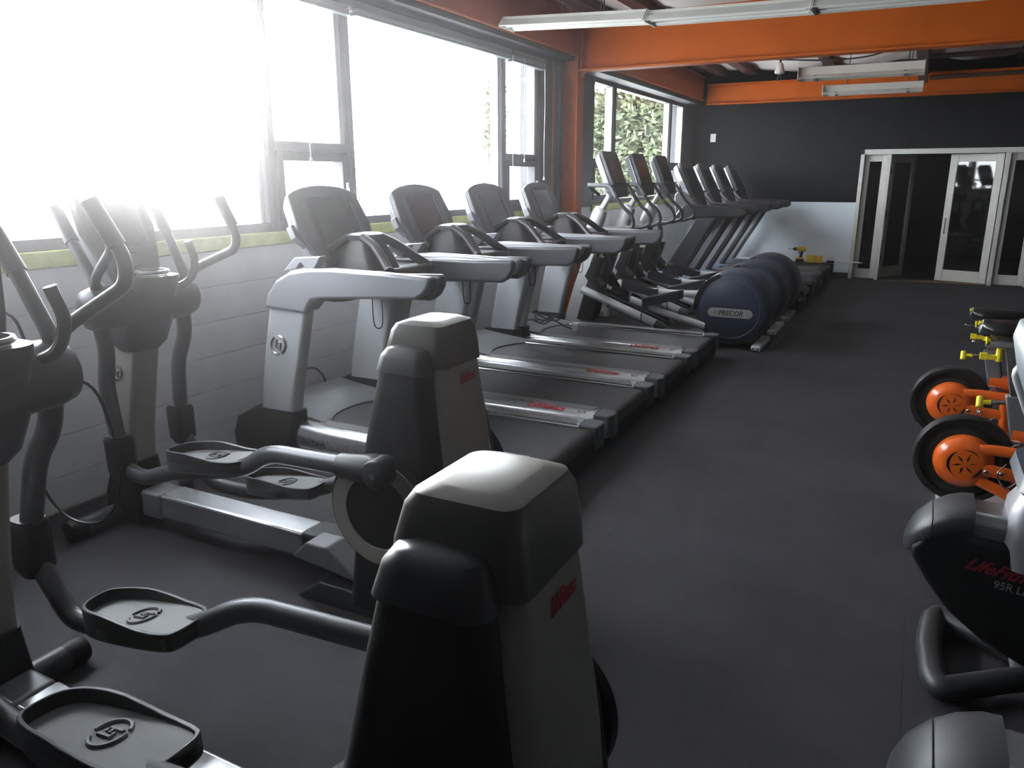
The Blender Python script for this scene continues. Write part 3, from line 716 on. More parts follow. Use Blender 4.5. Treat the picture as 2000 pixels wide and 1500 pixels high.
    # fixed grips beside the tray
    for s in (-1, 1):
        MB().tube(spline([(0.62, s * 0.14, 1.10), (0.70, s * 0.165, 1.14), (0.74, s * 0.17, 1.22), (0.735, s * 0.15, 1.31)]), 0.017, 10).build('fixed_grip', M_DARK, r)
    # swing arms, one forward and one back, with a forked handle
    DC = V(2.02, 0, 0.48)
    for s, dx, ang, px0, pz, tilt, hd in sides:
        y = s * 0.21
        def A(x, z, yy=y, q=None):           # swing about the barrel
            a = math.atan2(dx if z < 1.05 else hd, 0.6); px, pz_ = 0.585, 1.055
            ux, uz = x - px, z - pz_
            return V(px + ux * math.cos(a) - uz * math.sin(a), yy, pz_ + ux * math.sin(a) + uz * math.cos(a))
        arm = MB().tube(path([A(0.585, 1.0), A(0.59, 0.88), A(0.53, 0.74), A(0.525, 0.44)], 0.09), 0.036, 14, fl=0.85, up=(1, 0, 0)).build('swing_arm', M_GUN, r)
        bx = A(0.525, 0.455)
        MB().rloft([(bx.z - 0.125, bx.x - 0.035, bx.x + 0.035, y - 0.036, y + 0.036, 0.03), (bx.z - 0.095, bx.x - 0.056, bx.x + 0.056, y - 0.046, y + 0.046, 0.03), (bx.z + 0.045, bx.x - 0.060, bx.x + 0.060, y - 0.046, y + 0.046, 0.03), (bx.z + 0.065, bx.x - 0.05, bx.x + 0.05, y - 0.04, y + 0.04, 0.03)]).build('knee_joint', M_BLACK, r)
        MB().tube(path([A(0.585, 1.06), A(0.62, 1.15), A(0.52, 1.33, y * 1.0), A(0.44, 1.47, y * 0.97)], 0.06), 0.022, 12).build('handle', M_GUN, arm)
        MB().tube([A(0.52, 1.33), A(0.44, 1.47, y * 0.97)], 0.027, 12).build('handle_sleeve', M_DARK, arm)
        MB().tube(path([A(0.60, 1.13), A(0.66, 1.185, y * 1.12), A(0.86, 1.285, y * 1.35), A(0.865, 1.35, y * 1.38), A(0.79, 1.50, y * 1.30)], 0.05), 0.019, 12).build('handle', M_GUN, arm)
        MB().tube([A(0.85, 1.385, y * 1.36), A(0.79, 1.50, y * 1.30)], 0.024, 12).build('handle_sleeve', M_DARK, arm)
        # link, pedal and drive arm
        ca, sa = math.cos(math.radians(ang)), math.sin(math.radians(ang))
        cr = V(DC.x + 0.16 * ca + 0.03, s * 0.295, DC.z + 0.16 * sa)
        kn = V(bx.x + 0.02, y, bx.z - 0.08)
        px1 = px0 + 0.44
        py = s * 0.205
        ze = pz + (px1 - px0) * tilt
        MB().tube(path([kn, (kn.x + 0.12, y, min(kn.z - 0.03, pz - 0.07)), (px0 - 0.02, s * 0.22, pz - 0.075), (px0 + 0.22, s * 0.22, pz - 0.06 + 0.22 * tilt), (px1 - 0.02, s * 0.235, ze - 0.035), (px1 + 0.14, s * 0.27, (ze + cr.z) / 2 + 0.02), (cr.x - 0.16, cr.y, cr.z - 0.005)], 0.10), 0.034, 14, fl=0.85, up=(0, 0, 1)).build('drive_arm', M_GUN, r)
        hub = MB().tube([(cr.x - 0.17, cr.y, cr.z - 0.005), (cr.x - 0.06, cr.y, cr.z), (cr.x + 0.0, cr.y, cr.z)], [0.042, 0.047, 0.042], 14).lathe([(-0.045, 0.04), (-0.04, 0.05), (0.04, 0.05), (0.045, 0.04)], cr, (0, 1, 0), 24)
        hub.build('crank_joint', M_DARK, r, bevel=0.004)
        MB().cyl((cr.x, cr.y + s * 0.045, cr.z), (cr.x, cr.y + s * 0.05, cr.z), 0.012, n=12).build('crank_bolt', M_STEEL, r)
        # pedal: platform with raised lip
        ol = [(px0, -0.04), (px0 + 0.03, -0.075), (px0 + 0.16, -0.095), (px1 - 0.10, -0.095), (px1, -0.07), (px1 + 0.01, 0.05), (px1 - 0.02, 0.085), (px0 + 0.14, 0.085), (px0 + 0.02, 0.055)]
        for _k in range(2): ol = [q for i_ in range(len(ol)) for q in (((ol[i_][0] * 0.75 + ol[(i_ + 1) % len(ol)][0] * 0.25), (ol[i_][1] * 0.75 + ol[(i_ + 1) % len(ol)][1] * 0.25)), ((ol[i_][0] * 0.25 + ol[(i_ + 1) % len(ol)][0] * 0.75), (ol[i_][1] * 0.25 + ol[(i_ + 1) % len(ol)][1] * 0.75)))]
        def T(x, yy, zz): return V(x, py + s * yy * -1.0, pz + zz + (x - px0) * tilt)
        ped = MB().loft([[T(x, yy, -0.05) for x, yy in ol], [T(x, yy, 0.0) for x, yy in ol]]).build('pedal', M_GRIP, r, bevel=0.008)
        lip = MB(); n = len(ol)
        cx = sum(p[0] for p in ol) / n; cy = sum(p[1] for p in ol) / n
        secs = []
        for i in range(n + 1):
            x, yy = ol[i % n]; xi, yi = cx + (x - cx) * 0.955, cy + (yy - cy) * 0.86
            fb = max(0, min(1, (x - px1 + 0.16) / 0.1)); ff = max(0, min(1, (px0 + 0.22 - x) / 0.1))
            hgt = 0.013 + 0.024 * max(0, min(1, (px0 + 0.30 - x) / 0.14)) - 0.007 * fb
            secs.append([T(x, yy, -0.045), T(xi, yi, -0.045), T(xi, yi, hgt), T(x, yy, hgt)])
        lip.loft(secs, cap=False).build('pedal_rim', M_DARK, ped, bevel=0.004)
        emblem('badge', T(px0 + 0.24, 0.0, 0.0015), (0, 1, 0), (-1, 0, -tilt), 0.042, M_GREYP, ped)
        # crank disc
        dc = V(DC.x, s * 0.262, DC.z)
        MB().lathe([(-0.02, 0.10), (-0.018, 0.200), (0.006, 0.205), (0.014, 0.197), (0.016, 0.10)], dc, (0, s, 0), 56).build('crank_disc', M_BLACK, r)
        ringp = [(0.012, 0.130), (0.019, 0.132), (0.019, 0.190), (0.012, 0.192)]
        b = MB(); u, w_ = V(1, 0, 0), V(0, 0, 1)
        secs = [[dc + V(0, s, 0) * t + (u * math.cos(a) + w_ * math.sin(a)) * q for t, q in ringp] for a in [2 * PI * k / 56 for k in range(56)]]
        secs.append(secs[0]); b.loft(secs, cap=False).build('disc_ring', M_TAUPE, r)
    # drive tower: silver core, dark cap, dark side shrouds
    MB().rloft([(0.06, 1.83, 2.29, -0.195, 0.195, 0.06), (0.35, 1.87, 2.255, -0.185, 0.185, 0.06), (0.60, 1.91, 2.235, -0.168, 0.168, 0.05), (0.80, 1.945, 2.215, -0.145, 0.145, 0.045), (0.977, 1.97, 2.197, -0.122, 0.122, 0.04)]).build('tower_core', M_TAUPE, r)
    MB().rloft([(0.96, 1.952, 2.204, -0.132, 0.132, 0.035), (1.02, 1.960, 2.200, -0.128, 0.128, 0.035), (1.076, 1.976, 2.192, -0.121, 0.121, 0.035), (1.098, 1.992, 2.180, -0.110, 0.110, 0.03), (1.110, 2.025, 2.15, -0.085, 0.085, 0.03)], 8).build('tower_cap', M_CAP, r)
    for s in (-1, 1):
        def Y(a, c): return (min(s * a, s * c), max(s * a, s * c))
        MB().rloft([(0.06, 1.82, 2.28, *Y(0.10, 0.235), 0.05), (0.35, 1.86, 2.245, *Y(0.10, 0.233), 0.05), (0.60, 1.89, 2.215, *Y(0.09, 0.222), 0.05), (0.85, 1.94, 2.175, *Y(0.07, 0.195), 0.05), (0.965, 1.962, 2.158, *Y(0.06, 0.180), 0.05)], 8).build('side_shroud', M_BLACK, r)
        MB().rloft([(0.945, 1.952, 2.166, *Y(0.06, 0.187), 0.04), (0.998, 1.968, 2.156, *Y(0.06, 0.179), 0.04), (1.022, 1.986, 2.144, *Y(0.07, 0.165), 0.035), (1.033, 2.02, 2.115, *Y(0.08, 0.145), 0.03)], 8).build('shroud_cap', M_DARK, r)
    text('LifeFitness', 0.046, (2.2085, -0.035, 0.895), (0, 1, 0), (-0.11, 0, 1), M_RED, r, shear=0.5, sx=0.50, bold=0.0006)
    return r
c1 = make_cross([(-1, 0.085, 88, 0.955, 0.49, 0.13, 0.06), (1, -0.045, 268, 0.90, 0.22, 0.13, -0.03)])
c1.location = (0.03, 2.18, 0)
tag(c1, 'cross trainer standing against the wall beside the first treadmill, crank disc showing', 'cross trainer', 'rear drive cross trainers')
c2 = make_cross([(-1, 0.20, 0, 1.04, 0.42, 0.13, 0.12), (1, -0.20, 178, 0.60, 0.335, 0.17, 0.04)])
c2.location = (0.90, 1.02, 0)
tag(c2, 'cross trainer set farther out from the wall, its tall drive housing biggest of all', 'cross trainer', 'rear drive cross trainers')

# ------------------------------------------------------------------ navy drum cross trainers
def make_drum_trainer():
    r = empty('drum_cross_trainer', (0, 0, 0))
    c = V(2.09, 0, 0.372)
    MB().lathe([(-0.255, 0.02), (-0.255, 0.285), (-0.245, 0.315), (-0.21, 0.342), (-0.12, 0.358), (0.0, 0.362), (0.12, 0.358), (0.21, 0.342), (0.245, 0.315), (0.255, 0.285), (0.255, 0.02)], c, (0, 1, 0), 64).build('drum_shroud', M_NAVY, r)
    for s in (-1, 1):
        MB().lathe([(0.25, 0.262), (0.262, 0.262), (0.268, 0.25), (0.268, 0.02)], c, (0, s, 0), 56).build('drum_cover', M_NAVY, r)
        MB().tube([c + V(0.268 * math.cos(a), s * 0.259, 0.268 * math.sin(a)) for a in [2 * PI * k / 64 for k in range(64)]], 0.0065, 8, closed=True).build('cover_ring', M_NAVY2, r)
        b = MB(); ol = []
        for k in range(9): ol.append((0.165 + 0.042 * math.sin(PI * k / 8), 0.042 * math.cos(PI * k / 8)))
        ol += [(-a, -z) for a, z in ol]
        b.prism([(c.x + a, c.z - 0.03 + z) for a, z in ol], s * 0.267, s * 0.275)
        b.build('name_plate', M_PLATE, r, bevel=0.003)
        if s < 0:
            for k in range(4): MB().box(c.x - 0.150 + k * 0.011, c.x - 0.144 + k * 0.011, -0.2762, -0.2750, c.z - 0.052 + 0.004 * (3 - k), c.z - 0.008 - 0.002 * (3 - k)).build('stripe', M_GREYPRINT, r, smooth=0)
            text('PRECOR', 0.070, (c.x - 0.107, -0.276, c.z - 0.054), (1, 0, 0), (0, 0, 1), M_DKPRINT, r, shear=0.2, sx=0.86, bold=0.0015)
        secs = []
        for k in range(10):
            a = math.radians(112 + 72 * k / 9)
            w = 0.018
            secs.append([c + V(math.cos(a) * q, s * t, math.sin(a) * q) for q, t in ((0.318, 0.20), (0.345, 0.20), (0.352, 0.262), (0.318, 0.262))])
        MB().loft(secs).build('arm_slot', M_BLACK, r, bevel=0.004)
        # upper ramp tube and the linkage
        MB().cyl((0.55, s * 0.145, 0.455), (1.36, s * 0.145, 0.155), 0.042, n=18).build('ramp_tube', M_PEARL, r)
        MB().lathe([(0, 0.042), (0.03, 0.045), (0.07, 0.045), (0.10, 0.025)], (1.34, s * 0.145, 0.162), (0.81, 0, -0.30), 18).build('ramp_end', M_GREYP, r)
        MB().prism([(0.62, 0.455), (0.66, 0.475), (1.42, 0.19), (1.40, 0.155)], s * 0.145 - 0.018 - s * 0.06, s * 0.145 + 0.018 - s * 0.06).build('ramp_guide', M_BLACK, r, bevel=0.004)
        dn = s < 0
        MB().tube(path([(1.10, s * 0.22, 0.40 if dn else 0.43), (1.45, s * 0.235, 0.29 if dn else 0.42), (1.86, s * 0.245, 0.20 if dn else 0.44)], 0.1), 0.034, 14, fl=0.75, up=(0, 0, 1)).build('foot_arm', M_PEARL, r)
        MB().cyl((1.26, s * 0.19, 0.32), (1.26, s * 0.26, 0.32), 0.035, n=14).build('roller', M_GREYP, r)
        tl = 0.26 if dn else -0.20
        x0, z0 = (1.22, 0.385) if dn else (0.86, 0.50)
        ol = [(0, -0.03), (0.03, -0.07), (0.30, -0.075), (0.385, -0.05), (0.395, 0.05), (0.30, 0.075), (0.03, 0.07), (0, 0.03)]
        def T(x, yy, zz): return V(x0 + x, s * 0.21 + yy, z0 + zz + x * tl)
        ped = MB().loft([[T(x, yy, -0.045) for x, yy in ol], [T(x, yy, 0.0) for x, yy in ol]]).build('pedal', M_NAVY2, r, bevel=0.008)
        secs = []
        for i in range(len(ol) + 1):
            x, yy = ol[i % len(ol)]; secs.append([T(x, yy, -0.05), T(0.2 + (x - 0.2) * 0.94, yy * 0.86, -0.05), T(0.2 + (x - 0.2) * 0.94, yy * 0.86, 0.035), T(x, yy, 0.035)])
        MB().loft(secs, cap=False).build('pedal_rim', M_DARK, ped, bevel=0.003)
        # bent handle loop and its swing arm down to the foot arm
        y = s * 0.27
        hd = MB().tube(path([(0.72, s * 0.17, 1.40), (0.62, y, 1.50), (0.86, y, 1.495), (0.985, y, 1.31), (1.10, y, 1.215), (1.125, y, 1.11), (1.02, y, 1.065), (0.76, s * 0.2, 1.05)], 0.075), 0.0175, 12).build('handle', M_DARK, r)
        MB().tube(path([(0.64, y, 1.50), (0.86, y, 1.495), (0.93, y, 1.39)], 0.05), 0.0205, 12).build('handle_sleeve', M_GREYP, hd)
        MB().tube(path([(0.70, s * 0.20, 1.04), (0.74, s * 0.20, 0.88), (0.66, s * 0.20, 0.66), (0.80, s * 0.2, 0.52)], 0.08), 0.03, 12).build('swing_arm', M_DARK, r)
        MB().rloft([(0.46, 0.72, 0.84, s * 0.2 - 0.03, s * 0.2 + 0.03, 0.03), (0.60, 0.60, 0.74, s * 0.2 - 0.035, s * 0.2 + 0.035, 0.03), (0.80, 0.70, 0.80, s * 0.2 - 0.035, s * 0.2 + 0.035, 0.02)]).build('knee_joint', M_BLACK, r)
    # frame
    MB().rloft([(0.012, 0.30, 0.50, -0.075, 0.075, 0.03), (0.20, 0.335, 0.515, -0.07, 0.07, 0.03), (0.50, 0.42, 0.59, -0.066, 0.066, 0.03), (0.80, 0.525, 0.67, -0.06, 0.06, 0.03), (1.05, 0.60, 0.70, -0.05, 0.05, 0.03)]).build('post', M_PEARL, r)
    MB().tube([(0.585, 0, 1.03), (0.605, 0, 1.06), (0.665, 0, 1.225), (0.68, 0, 1.26), (0.69, 0, 1.275)], [0.075, 0.08, 0.075, 0.065, 0.03], 22).build('post_cover', M_PEARL, r)
    MB().tube([(0.68, 0, 1.25), (0.785, 0, 1.43)], 0.03, 14).build('console_neck', M_PEARL, r)
    MB().rloft([(0.13, 0.46, 0.66, -0.10, 0.10, 0.05), (0.45, 0.54, 0.74, -0.09, 0.09, 0.05), (0.72, 0.62, 0.80, -0.07, 0.07, 0.05), (0.84, 0.64, 0.74, -0.05, 0.05, 0.03)]).build('lower_cover', M_BLACK, r)
    MB().box(0.30, 2.30, -0.045, 0.045, 0.02, 0.085).build('base_beam', M_GREYP, r, bevel=0.01)
    MB().tube([(0.40, -0.27, 0.05), (0.40, 0.27, 0.05)], 0.035, 14).build('front_foot', M_PEARL, r)
    MB().box(2.30, 2.395, -0.275, 0.275, 0.0, 0.055).build('rear_foot', M_PEARL, r, bevel=0.02, seg=3)
    for x in (2.325, 2.37): MB().cyl((x, -0.279, 0.028), (x, -0.272, 0.028), 0.007, n=8).build('screw', M_BLACK, r)
    # console
    a, c_ = V(0.685, 0, 1.80), V(0.85, 0, 1.385)
    d = (a - c_).normalized(); nrm = V(-d.z, 0, d.x) * -1
    L = (a - c_).length
    def P(u, v, w): return c_ + d * v + V(0, u, 0) + nrm * w
    ol = [(-0.13, -0.02), (0.13, -0.02), (0.19, 0.06), (0.205, L - 0.05), (0.18, L), (-0.18, L), (-0.205, L - 0.05), (-0.19, 0.06)]
    con = MB().loft([[P(u, v, w) for u, v in ol] for w in (0.03, 0.07)]).build('console', M_DARK, r, bevel=0.012)
    MB().loft([[P(u * 0.86, 0.2 + (v - 0.2) * 0.92, -0.045) for u, v in ol], [P(u, v, 0.028) for u, v in ol]]).build('console_back', M_SILVER, con, bevel=0.02, seg=3)
    MB().loft([[P(u, v, w) for u, v in ((-0.14, 0.15), (0.14, 0.15), (0.14, 0.36), (-0.14, 0.36))] for w in (0.069, 0.073)]).build('screen', M_SCREEN, con, bevel=0.001, seg=1)
    MB().tube(path([P(-0.215, 0.09, 0.0), P(-0.215, 0.10, 0.085), P(0.215, 0.10, 0.085), P(0.215, 0.09, 0.0)], 0.03), 0.008, 8).build('reading_rack', M_BLACK, con)
    MB().tube(spline([(1.25, -0.30, 0.42), (1.26, -0.30, 0.36), (1.24, -0.30, 0.26), (1.25, -0.3, 0.19)]), 0.005, 6).build('strap', M_BLACK, r)
    return r
D0 = make_drum_trainer()
DLAB = ['navy drum cross trainer next to the last silver treadmill, white name plate in full view',
        'navy drum cross trainer in the middle of three, between two others alike',
        'navy drum cross trainer farthest back, next to the grey treadmills']
for i, yy in enumerate((7.50, 8.38, 9.24)):
    o = D0 if i == 0 else copy_tree(D0)
    o.location = (0.0, yy, 0)
    tag(o, DLAB[i], 'cross trainer', 'cross trainers with a navy drum at the rear')

# ------------------------------------------------------------------ second bank of treadmills, slanted posts
def make_grey_treadmill():
    r = empty('grey_treadmill', (0, 0, 0))
    MB().box(0.30, 2.40, -0.33, 0.33, 0.05, 0.20).build('chassis', M_BLACK, r, bevel=0.015)
    for x in (0.45, 2.2):
        for s in (-1, 1): MB().cyl((x, s * 0.28, 0.0), (x, s * 0.28, 0.055), 0.035, n=12).build('levelling_foot', M_RUBBER, r)
    pr = [(0.85, 0.255), (2.34, 0.255)] + [(2.375 + 0.06 * math.sin(a), 0.195 + 0.06 * math.cos(a)) for a in [PI * k / 8 for k in range(9)]] + [(0.85, 0.135)]
    MB().prism(pr, -0.27, 0.27).build('belt', M_BELT, r)
    for s in (-1, 1):
        MB().prism([(s * 0.272, 0.12), (s * 0.272, 0.262), (s * 0.30, 0.272), (s * 0.38, 0.268), (s * 0.405, 0.24), (s * 0.40, 0.12)], 0.70, 2.33, 'x').build('side_rail', M_GUN, r, bevel=0.006)
        MB().box(2.325, 2.455, s * 0.34 - 0.072, s * 0.34 + 0.072, 0.10, 0.268).build('rear_cap', M_BLACK, r, bevel=0.02)
        MB().lathe([(0, 0.035), (0.008, 0.035), (0.012, 0.015)], (2.42, s * 0.412, 0.18), (0, s, 0), 18).build('roller_cap', M_STEEL, r)
        # slanted post
        pr = [(0.58, 0.16), (0.82, 0.16), (1.36, 1.10), (1.14, 1.12)]
        MB().prism(pr, s * 0.375 - 0.035, s * 0.375 + 0.035).build('post', M_GUN if s < 0 else M_SILVER, r, bevel=0.012, seg=3)
        MB().prism([(0.82, 0.17), (0.865, 0.17), (1.405, 1.10), (1.36, 1.10)], s * 0.375 - 0.030, s * 0.375 + 0.030).build('post_trim', M_DARK, r, bevel=0.008)
        hr = [(0.84, 1.10), (0.94, 1.235), (1.0, 1.25), (1.66, 1.225), (1.73, 1.19), (1.735, 1.14), (1.68, 1.11), (1.2, 1.085), (0.9, 1.06)]
        MB().prism(hr, s * 0.375 - 0.05, s * 0.375 + 0.05).build('handrail', M_DARK, r, bevel=0.024, seg=3)
        MB().prism([(0.84, 1.12), (0.82, 1.36), (0.88, 1.42), (1.0, 1.36), (1.14, 1.22), (1.16, 1.12)], s * 0.345 - 0.025, s * 0.345 + 0.025).build('cup_holder', M_GREYP, r, bevel=0.016)
    secs = []
    for t in range(9):
        y = -0.33 + 0.66 * t / 8; q = abs(y) / 0.33
        secs.append([V(x, y, z) for x, z in ((0.26, 0.06), (0.26, 0.24), (0.31, 0.33 - 0.02 * q), (0.45, 0.355 - 0.03 * q), (0.70, 0.32 - 0.02 * q), (0.96 + 0.08 * q, 0.262), (0.96 + 0.08 * q, 0.10))])
    MB().loft(secs).build('motor_hood', M_NAVY2, r, smooth=50)
    MB().rloft([(1.06, 0.88, 1.24, -0.33, 0.33, 0.08), (1.14, 0.86, 1.28, -0.33, 0.33, 0.08), (1.19, 0.90, 1.25, -0.32, 0.32, 0.08)]).build('dash', M_DARK, r)
    a, c_ = V(0.80, 0, 1.73), V(1.05, 0, 1.24)
    d = (a - c_).normalized(); nrm = V(d.z, 0, -d.x); L = (a - c_).length
    def P(u, v, w): return c_ + d * v + V(0, u, 0) + nrm * w
    ol = [(-0.15, -0.06), (0.15, -0.06), (0.26, 0.12), (0.275, L - 0.06), (0.24, L), (-0.24, L), (-0.275, L - 0.06), (-0.26, 0.12)]
    con = MB().loft([[P(u, v, w) for u, v in ol] for w in (0.0, 0.05)]).build('console', M_DARK, r, bevel=0.014)
    MB().loft([[P(u * 0.9, 0.25 + (v - 0.25) * 0.94, -0.075) for u, v in ol], [P(u, v, -0.002) for u, v in ol]]).build('console_back', M_SILVERB, con, bevel=0.022, seg=3)
    MB().loft([[P(u, v, w) for u, v in ((-0.17, 0.20), (0.17, 0.20), (0.17, 0.47), (-0.17, 0.47))] for w in (0.049, 0.053)]).build('screen', M_SCREEN, con, bevel=0.001, seg=1)
    MB().tube(path([P(-0.28, 0.13, -0.02), P(-0.28, 0.14, 0.07), P(0.28, 0.14, 0.07), P(0.28, 0.13, -0.02)], 0.03), 0.009, 8).build('reading_rack', M_BLACK, con)
    MB().loft([[P(u, v, w) for u, v in ((-0.14, -0.16), (0.14, -0.16), (0.17, 0.06), (-0.17, 0.06))] for w in (-0.06, 0.02)]).build('console_neck', M_GREYP, r, bevel=0.012)
    return r
G0 = make_grey_treadmill()
GLAB = ['grey slanted-post treadmill next to the navy drum cross trainers',
        'grey slanted-post treadmill second from the navy drum cross trainers',
        'grey slanted-post treadmill second from the back wall',
        'grey slanted-post treadmill beside the back wall, tools lying on its deck']
for i, yy in enumerate((10.02, 10.90, 11.79, 12.70)):
    o = G0 if i == 0 else copy_tree(G0)
    o.location = (0.0, yy, 0)
    tag(o, GLAB[i], 'treadmill', 'grey treadmills near the back wall')

# ------------------------------------------------------------------ orange flywheel bikes on the right
def make_fly_bike(seat_dz, seat_dx):
    r = empty('exercise_bike', (0, 0, 0))
    c = V(3.873, 0, 0.27)
    MB().lathe([(-0.028, 0.10), (-0.028, 0.150), (-0.012, 0.156), (-0.012, 0.178), (-0.030, 0.186), (-0.032, 0.205), (-0.026, 0.214), (0.026, 0.214), (0.032, 0.205), (0.030, 0.186), (0.012, 0.178), (0.012, 0.156), (0.028, 0.150), (0.028, 0.10)], c, (0, 1, 0), 72).build('flywheel', M_FLY, r)
    for s in (-1, 1):
        MB().lathe([(0.030, 0.128), (0.055, 0.126), (0.075, 0.112), (0.088, 0.088), (0.092, 0.075), (0.092, 0.01)], c, (0, s, 0), 56).build('hub_cover', M_BIKEO, r)
        # cut slots in the cover: a star of six and three arcs
        b = MB()
        for k in range(6):
            a = math.radians(12 + 60 * k); w = 0.012 if k != 0 else 0.006
            u, v = V(math.cos(a), 0, math.sin(a)), V(-math.sin(a), 0, math.cos(a))
            q = c + V(0.005, s * 0.0925, 0)
            pts = [q + u * 0.012 - v * 0.002, q + u * 0.03 - v * w * 0.55, q + u * (0.052 + 0.006 * (k % 2)), q + u * 0.03 + v * w * 0.2]
            b.loft([pts, [p + V(0, s * 0.0006, 0) for p in pts]])
        for a0, a1, w in ((125, 250, 0.011), (-60, 5, 0.011), (40, 100, 0.004)):
            q = c + V(0.005, s * 0.0925, 0); secs = []
            for k in range(13):
                t = k / 12; a = math.radians(a0 + (a1 - a0) * t); ww = w * math.sin(PI * min(1, t * 1.15 + 0.02)) * 0.5 + 0.0006
                u = V(math.cos(a), 0, math.sin(a))
                secs.append([q + u * (0.069 - ww), q + u * (0.069 + ww), q + u * (0.069 + ww) + V(0, s * 0.0006, 0), q + u * (0.069 - ww) + V(0, s * 0.0006, 0)])
            b.loft(secs)
        b.build('cover_slots', M_BLACK, r, smooth=0)
        y = s * 0.072
        # three fork blades meeting a cast upright
        MB().tube(path([(3.93, y, 0.345), (3.985, y, 0.352), (4.20, y, 0.345), (4.42, s * 0.05, 0.42)], 0.05), 0.026, 12, fl=0.6, up=(0, 0, 1)).build('fork_blade', M_BIKEO, r)
        MB().tube(path([(3.95, y + s * 0.006, 0.255), (4.15, y, 0.235), (4.40, s * 0.05, 0.28)], 0.05), 0.03, 12, fl=0.5, up=(0, 0, 1)).build('fork_blade', M_BIKEO, r)
        MB().tube(path([(3.94, y, 0.195), (4.02, y, 0.165), (4.13, y, 0.118), (4.40, s * 0.05, 0.12)], 0.05), 0.026, 12, fl=0.6, up=(0, 0, 1)).build('fork_blade', M_BIKEO, r)
        MB().tube(path([(4.13, y, 0.34), (4.145, y, 0.24), (4.15, y, 0.125)], 0.04), 0.022, 12, fl=0.8).build('fork_upright', M_BIKEO, r)
        for x in (3.966, 4.028): MB().lathe([(0, 0.011), (0.006, 0.011), (0.009, 0.007)], (x, s * 0.088 if x < 4 else s * 0.0865, 0.248), (0, s, 0), 12).build('bolt', M_STEEL, r)
    # main frame, posts, base
    MB().tube(path([(4.05, 0, 0.42), (4.32, 0, 0.40), (4.85, 0, 0.62), (4.92, 0, 0.95)], 0.12), 0.045, 14, fl=0.7, up=(0, 0, 1)).build('main_frame', M_BIKEO, r)
    MB().tube(path([(4.18, 0, 0.12), (4.5, 0, 0.20), (4.86, 0, 0.60)], 0.12), 0.045, 14, fl=0.7, up=(0, 0, 1)).build('down_tube', M_BIKEO, r)
    MB().loft([[V(4.0 - 0.0, -0.025, 0.60), V(4.075, -0.025, 0.605), V(4.075, 0.025, 0.605), V(4.0, 0.025, 0.60)], [V(4.125, -0.025, 0.06), V(4.20, -0.025, 0.06), V(4.20, 0.025, 0.06), V(4.125, 0.025, 0.06)]]).build('seat_tube', M_GREYP, r, bevel=0.008)
    for x0, x1, h in ((3.79, 4.16, 0.22), (4.9, 5.0, 0.25)):
        MB().box(x0, x1, -h, h, 0.0, 0.05).build('foot', M_UPR, r, bevel=0.012)
    MB().box(4.10, 4.95, -0.04, 0.04, 0.015, 0.07).build('base_bar', M_GREYP, r, bevel=0.01)
    sz = 0.905 + seat_dz
    sx = 3.86 + seat_dx
    MB().loft([[V(sx + 0.10, -0.018, sz - 0.055), V(sx + 0.15, -0.018, sz - 0.055), V(sx + 0.15, 0.018, sz - 0.055), V(sx + 0.10, 0.018, sz - 0.055)], [V(4.02, -0.018, 0.59), V(4.07, -0.018, 0.59), V(4.07, 0.018, 0.59), V(4.02, 0.018, 0.59)]]).build('seat_post', M_STEEL, r, bevel=0.005)
    MB().box(sx + 0.03, sx + 0.30, -0.02, 0.02, sz - 0.085, sz - 0.055).build('seat_slider', M_SILVERB, r, bevel=0.006)
    # saddle: broad rump at the left, nose to the right
    secs = []
    for x, w, t, dz in ((0.0, 0.035, 0.03, 0.015), (0.015, 0.085, 0.055, 0.01), (0.06, 0.115, 0.075, 0.0), (0.12, 0.11, 0.075, 0.0), (0.17, 0.075, 0.065, 0.002), (0.23, 0.04, 0.05, 0.008), (0.29, 0.03, 0.04, 0.01), (0.305, 0.015, 0.02, 0.004)):
        secs.append([V(sx + x, w * math.cos(a), sz + dz + t * 0.5 * (math.sin(a) if math.sin(a) > 0 else math.sin(a) * 0.9)) for a in [2 * PI * k / 16 for k in range(16)]])
    sad = MB().loft(secs).build('saddle', M_LEATHER, r, smooth=60)
    MB().lathe([(0, 0.02), (0.006, 0.034), (0.03, 0.042), (0.05, 0.036)], (sx - 0.004, -0.02, sz + 0.008), (1, 0, -0.15), 16).build('saddle_bumper', M_BLUEG, sad)
    MB().cyl((sx - 0.01, -0.028, sz + 0.024), (sx + 0.006, -0.028, sz + 0.024), 0.010, n=10).build('reflector', M_YEL, sad)
    # yellow adjusters
    def knob(x, z, y0, nm, long=0.0):
        b = MB()
        if long:
            b.box(x - long, x, -0.012, 0.012, z - 0.01, z + 0.012).cyl((x - 0.008, 0, z - 0.016), (x - 0.008, 0, z + 0.045), 0.015, n=14).box(x - long, x - long + 0.03, -0.013, 0.013, z - 0.012, z + 0.018)
        else:
            b.cyl((x, 0, z), (x + 0.045, 0, z + 0.004), 0.012, n=12).lathe([(-0.03, 0.006), (-0.025, 0.016), (0.025, 0.016), (0.03, 0.006)], (x, 0, z), (0, 0.6, 1), 14)
        o = b.build(nm, M_YEL, r, bevel=0.002)
        if not long: MB().cyl((x + 0.045, 0, z + 0.004), (x + 0.10, 0, z + 0.010), 0.009, n=12).lathe([(0, 0.013), (0.012, 0.013)], (x + 0.05, 0, z + 0.004), (1, 0, 0.1), 12).build('plunger', M_STEEL, o)
        return o
    knob(3.905, 0.555, 0, 'adjuster_knob')
    knob(sx + 0.10, sz - 0.135, 0, 'adjuster_lever', 0.085)
    o = MB().box(sx + 0.03, sx + 0.05, -0.02, 0.02, sz - 0.075, sz - 0.035).build('slider_clip', M_YEL, r, bevel=0.003)
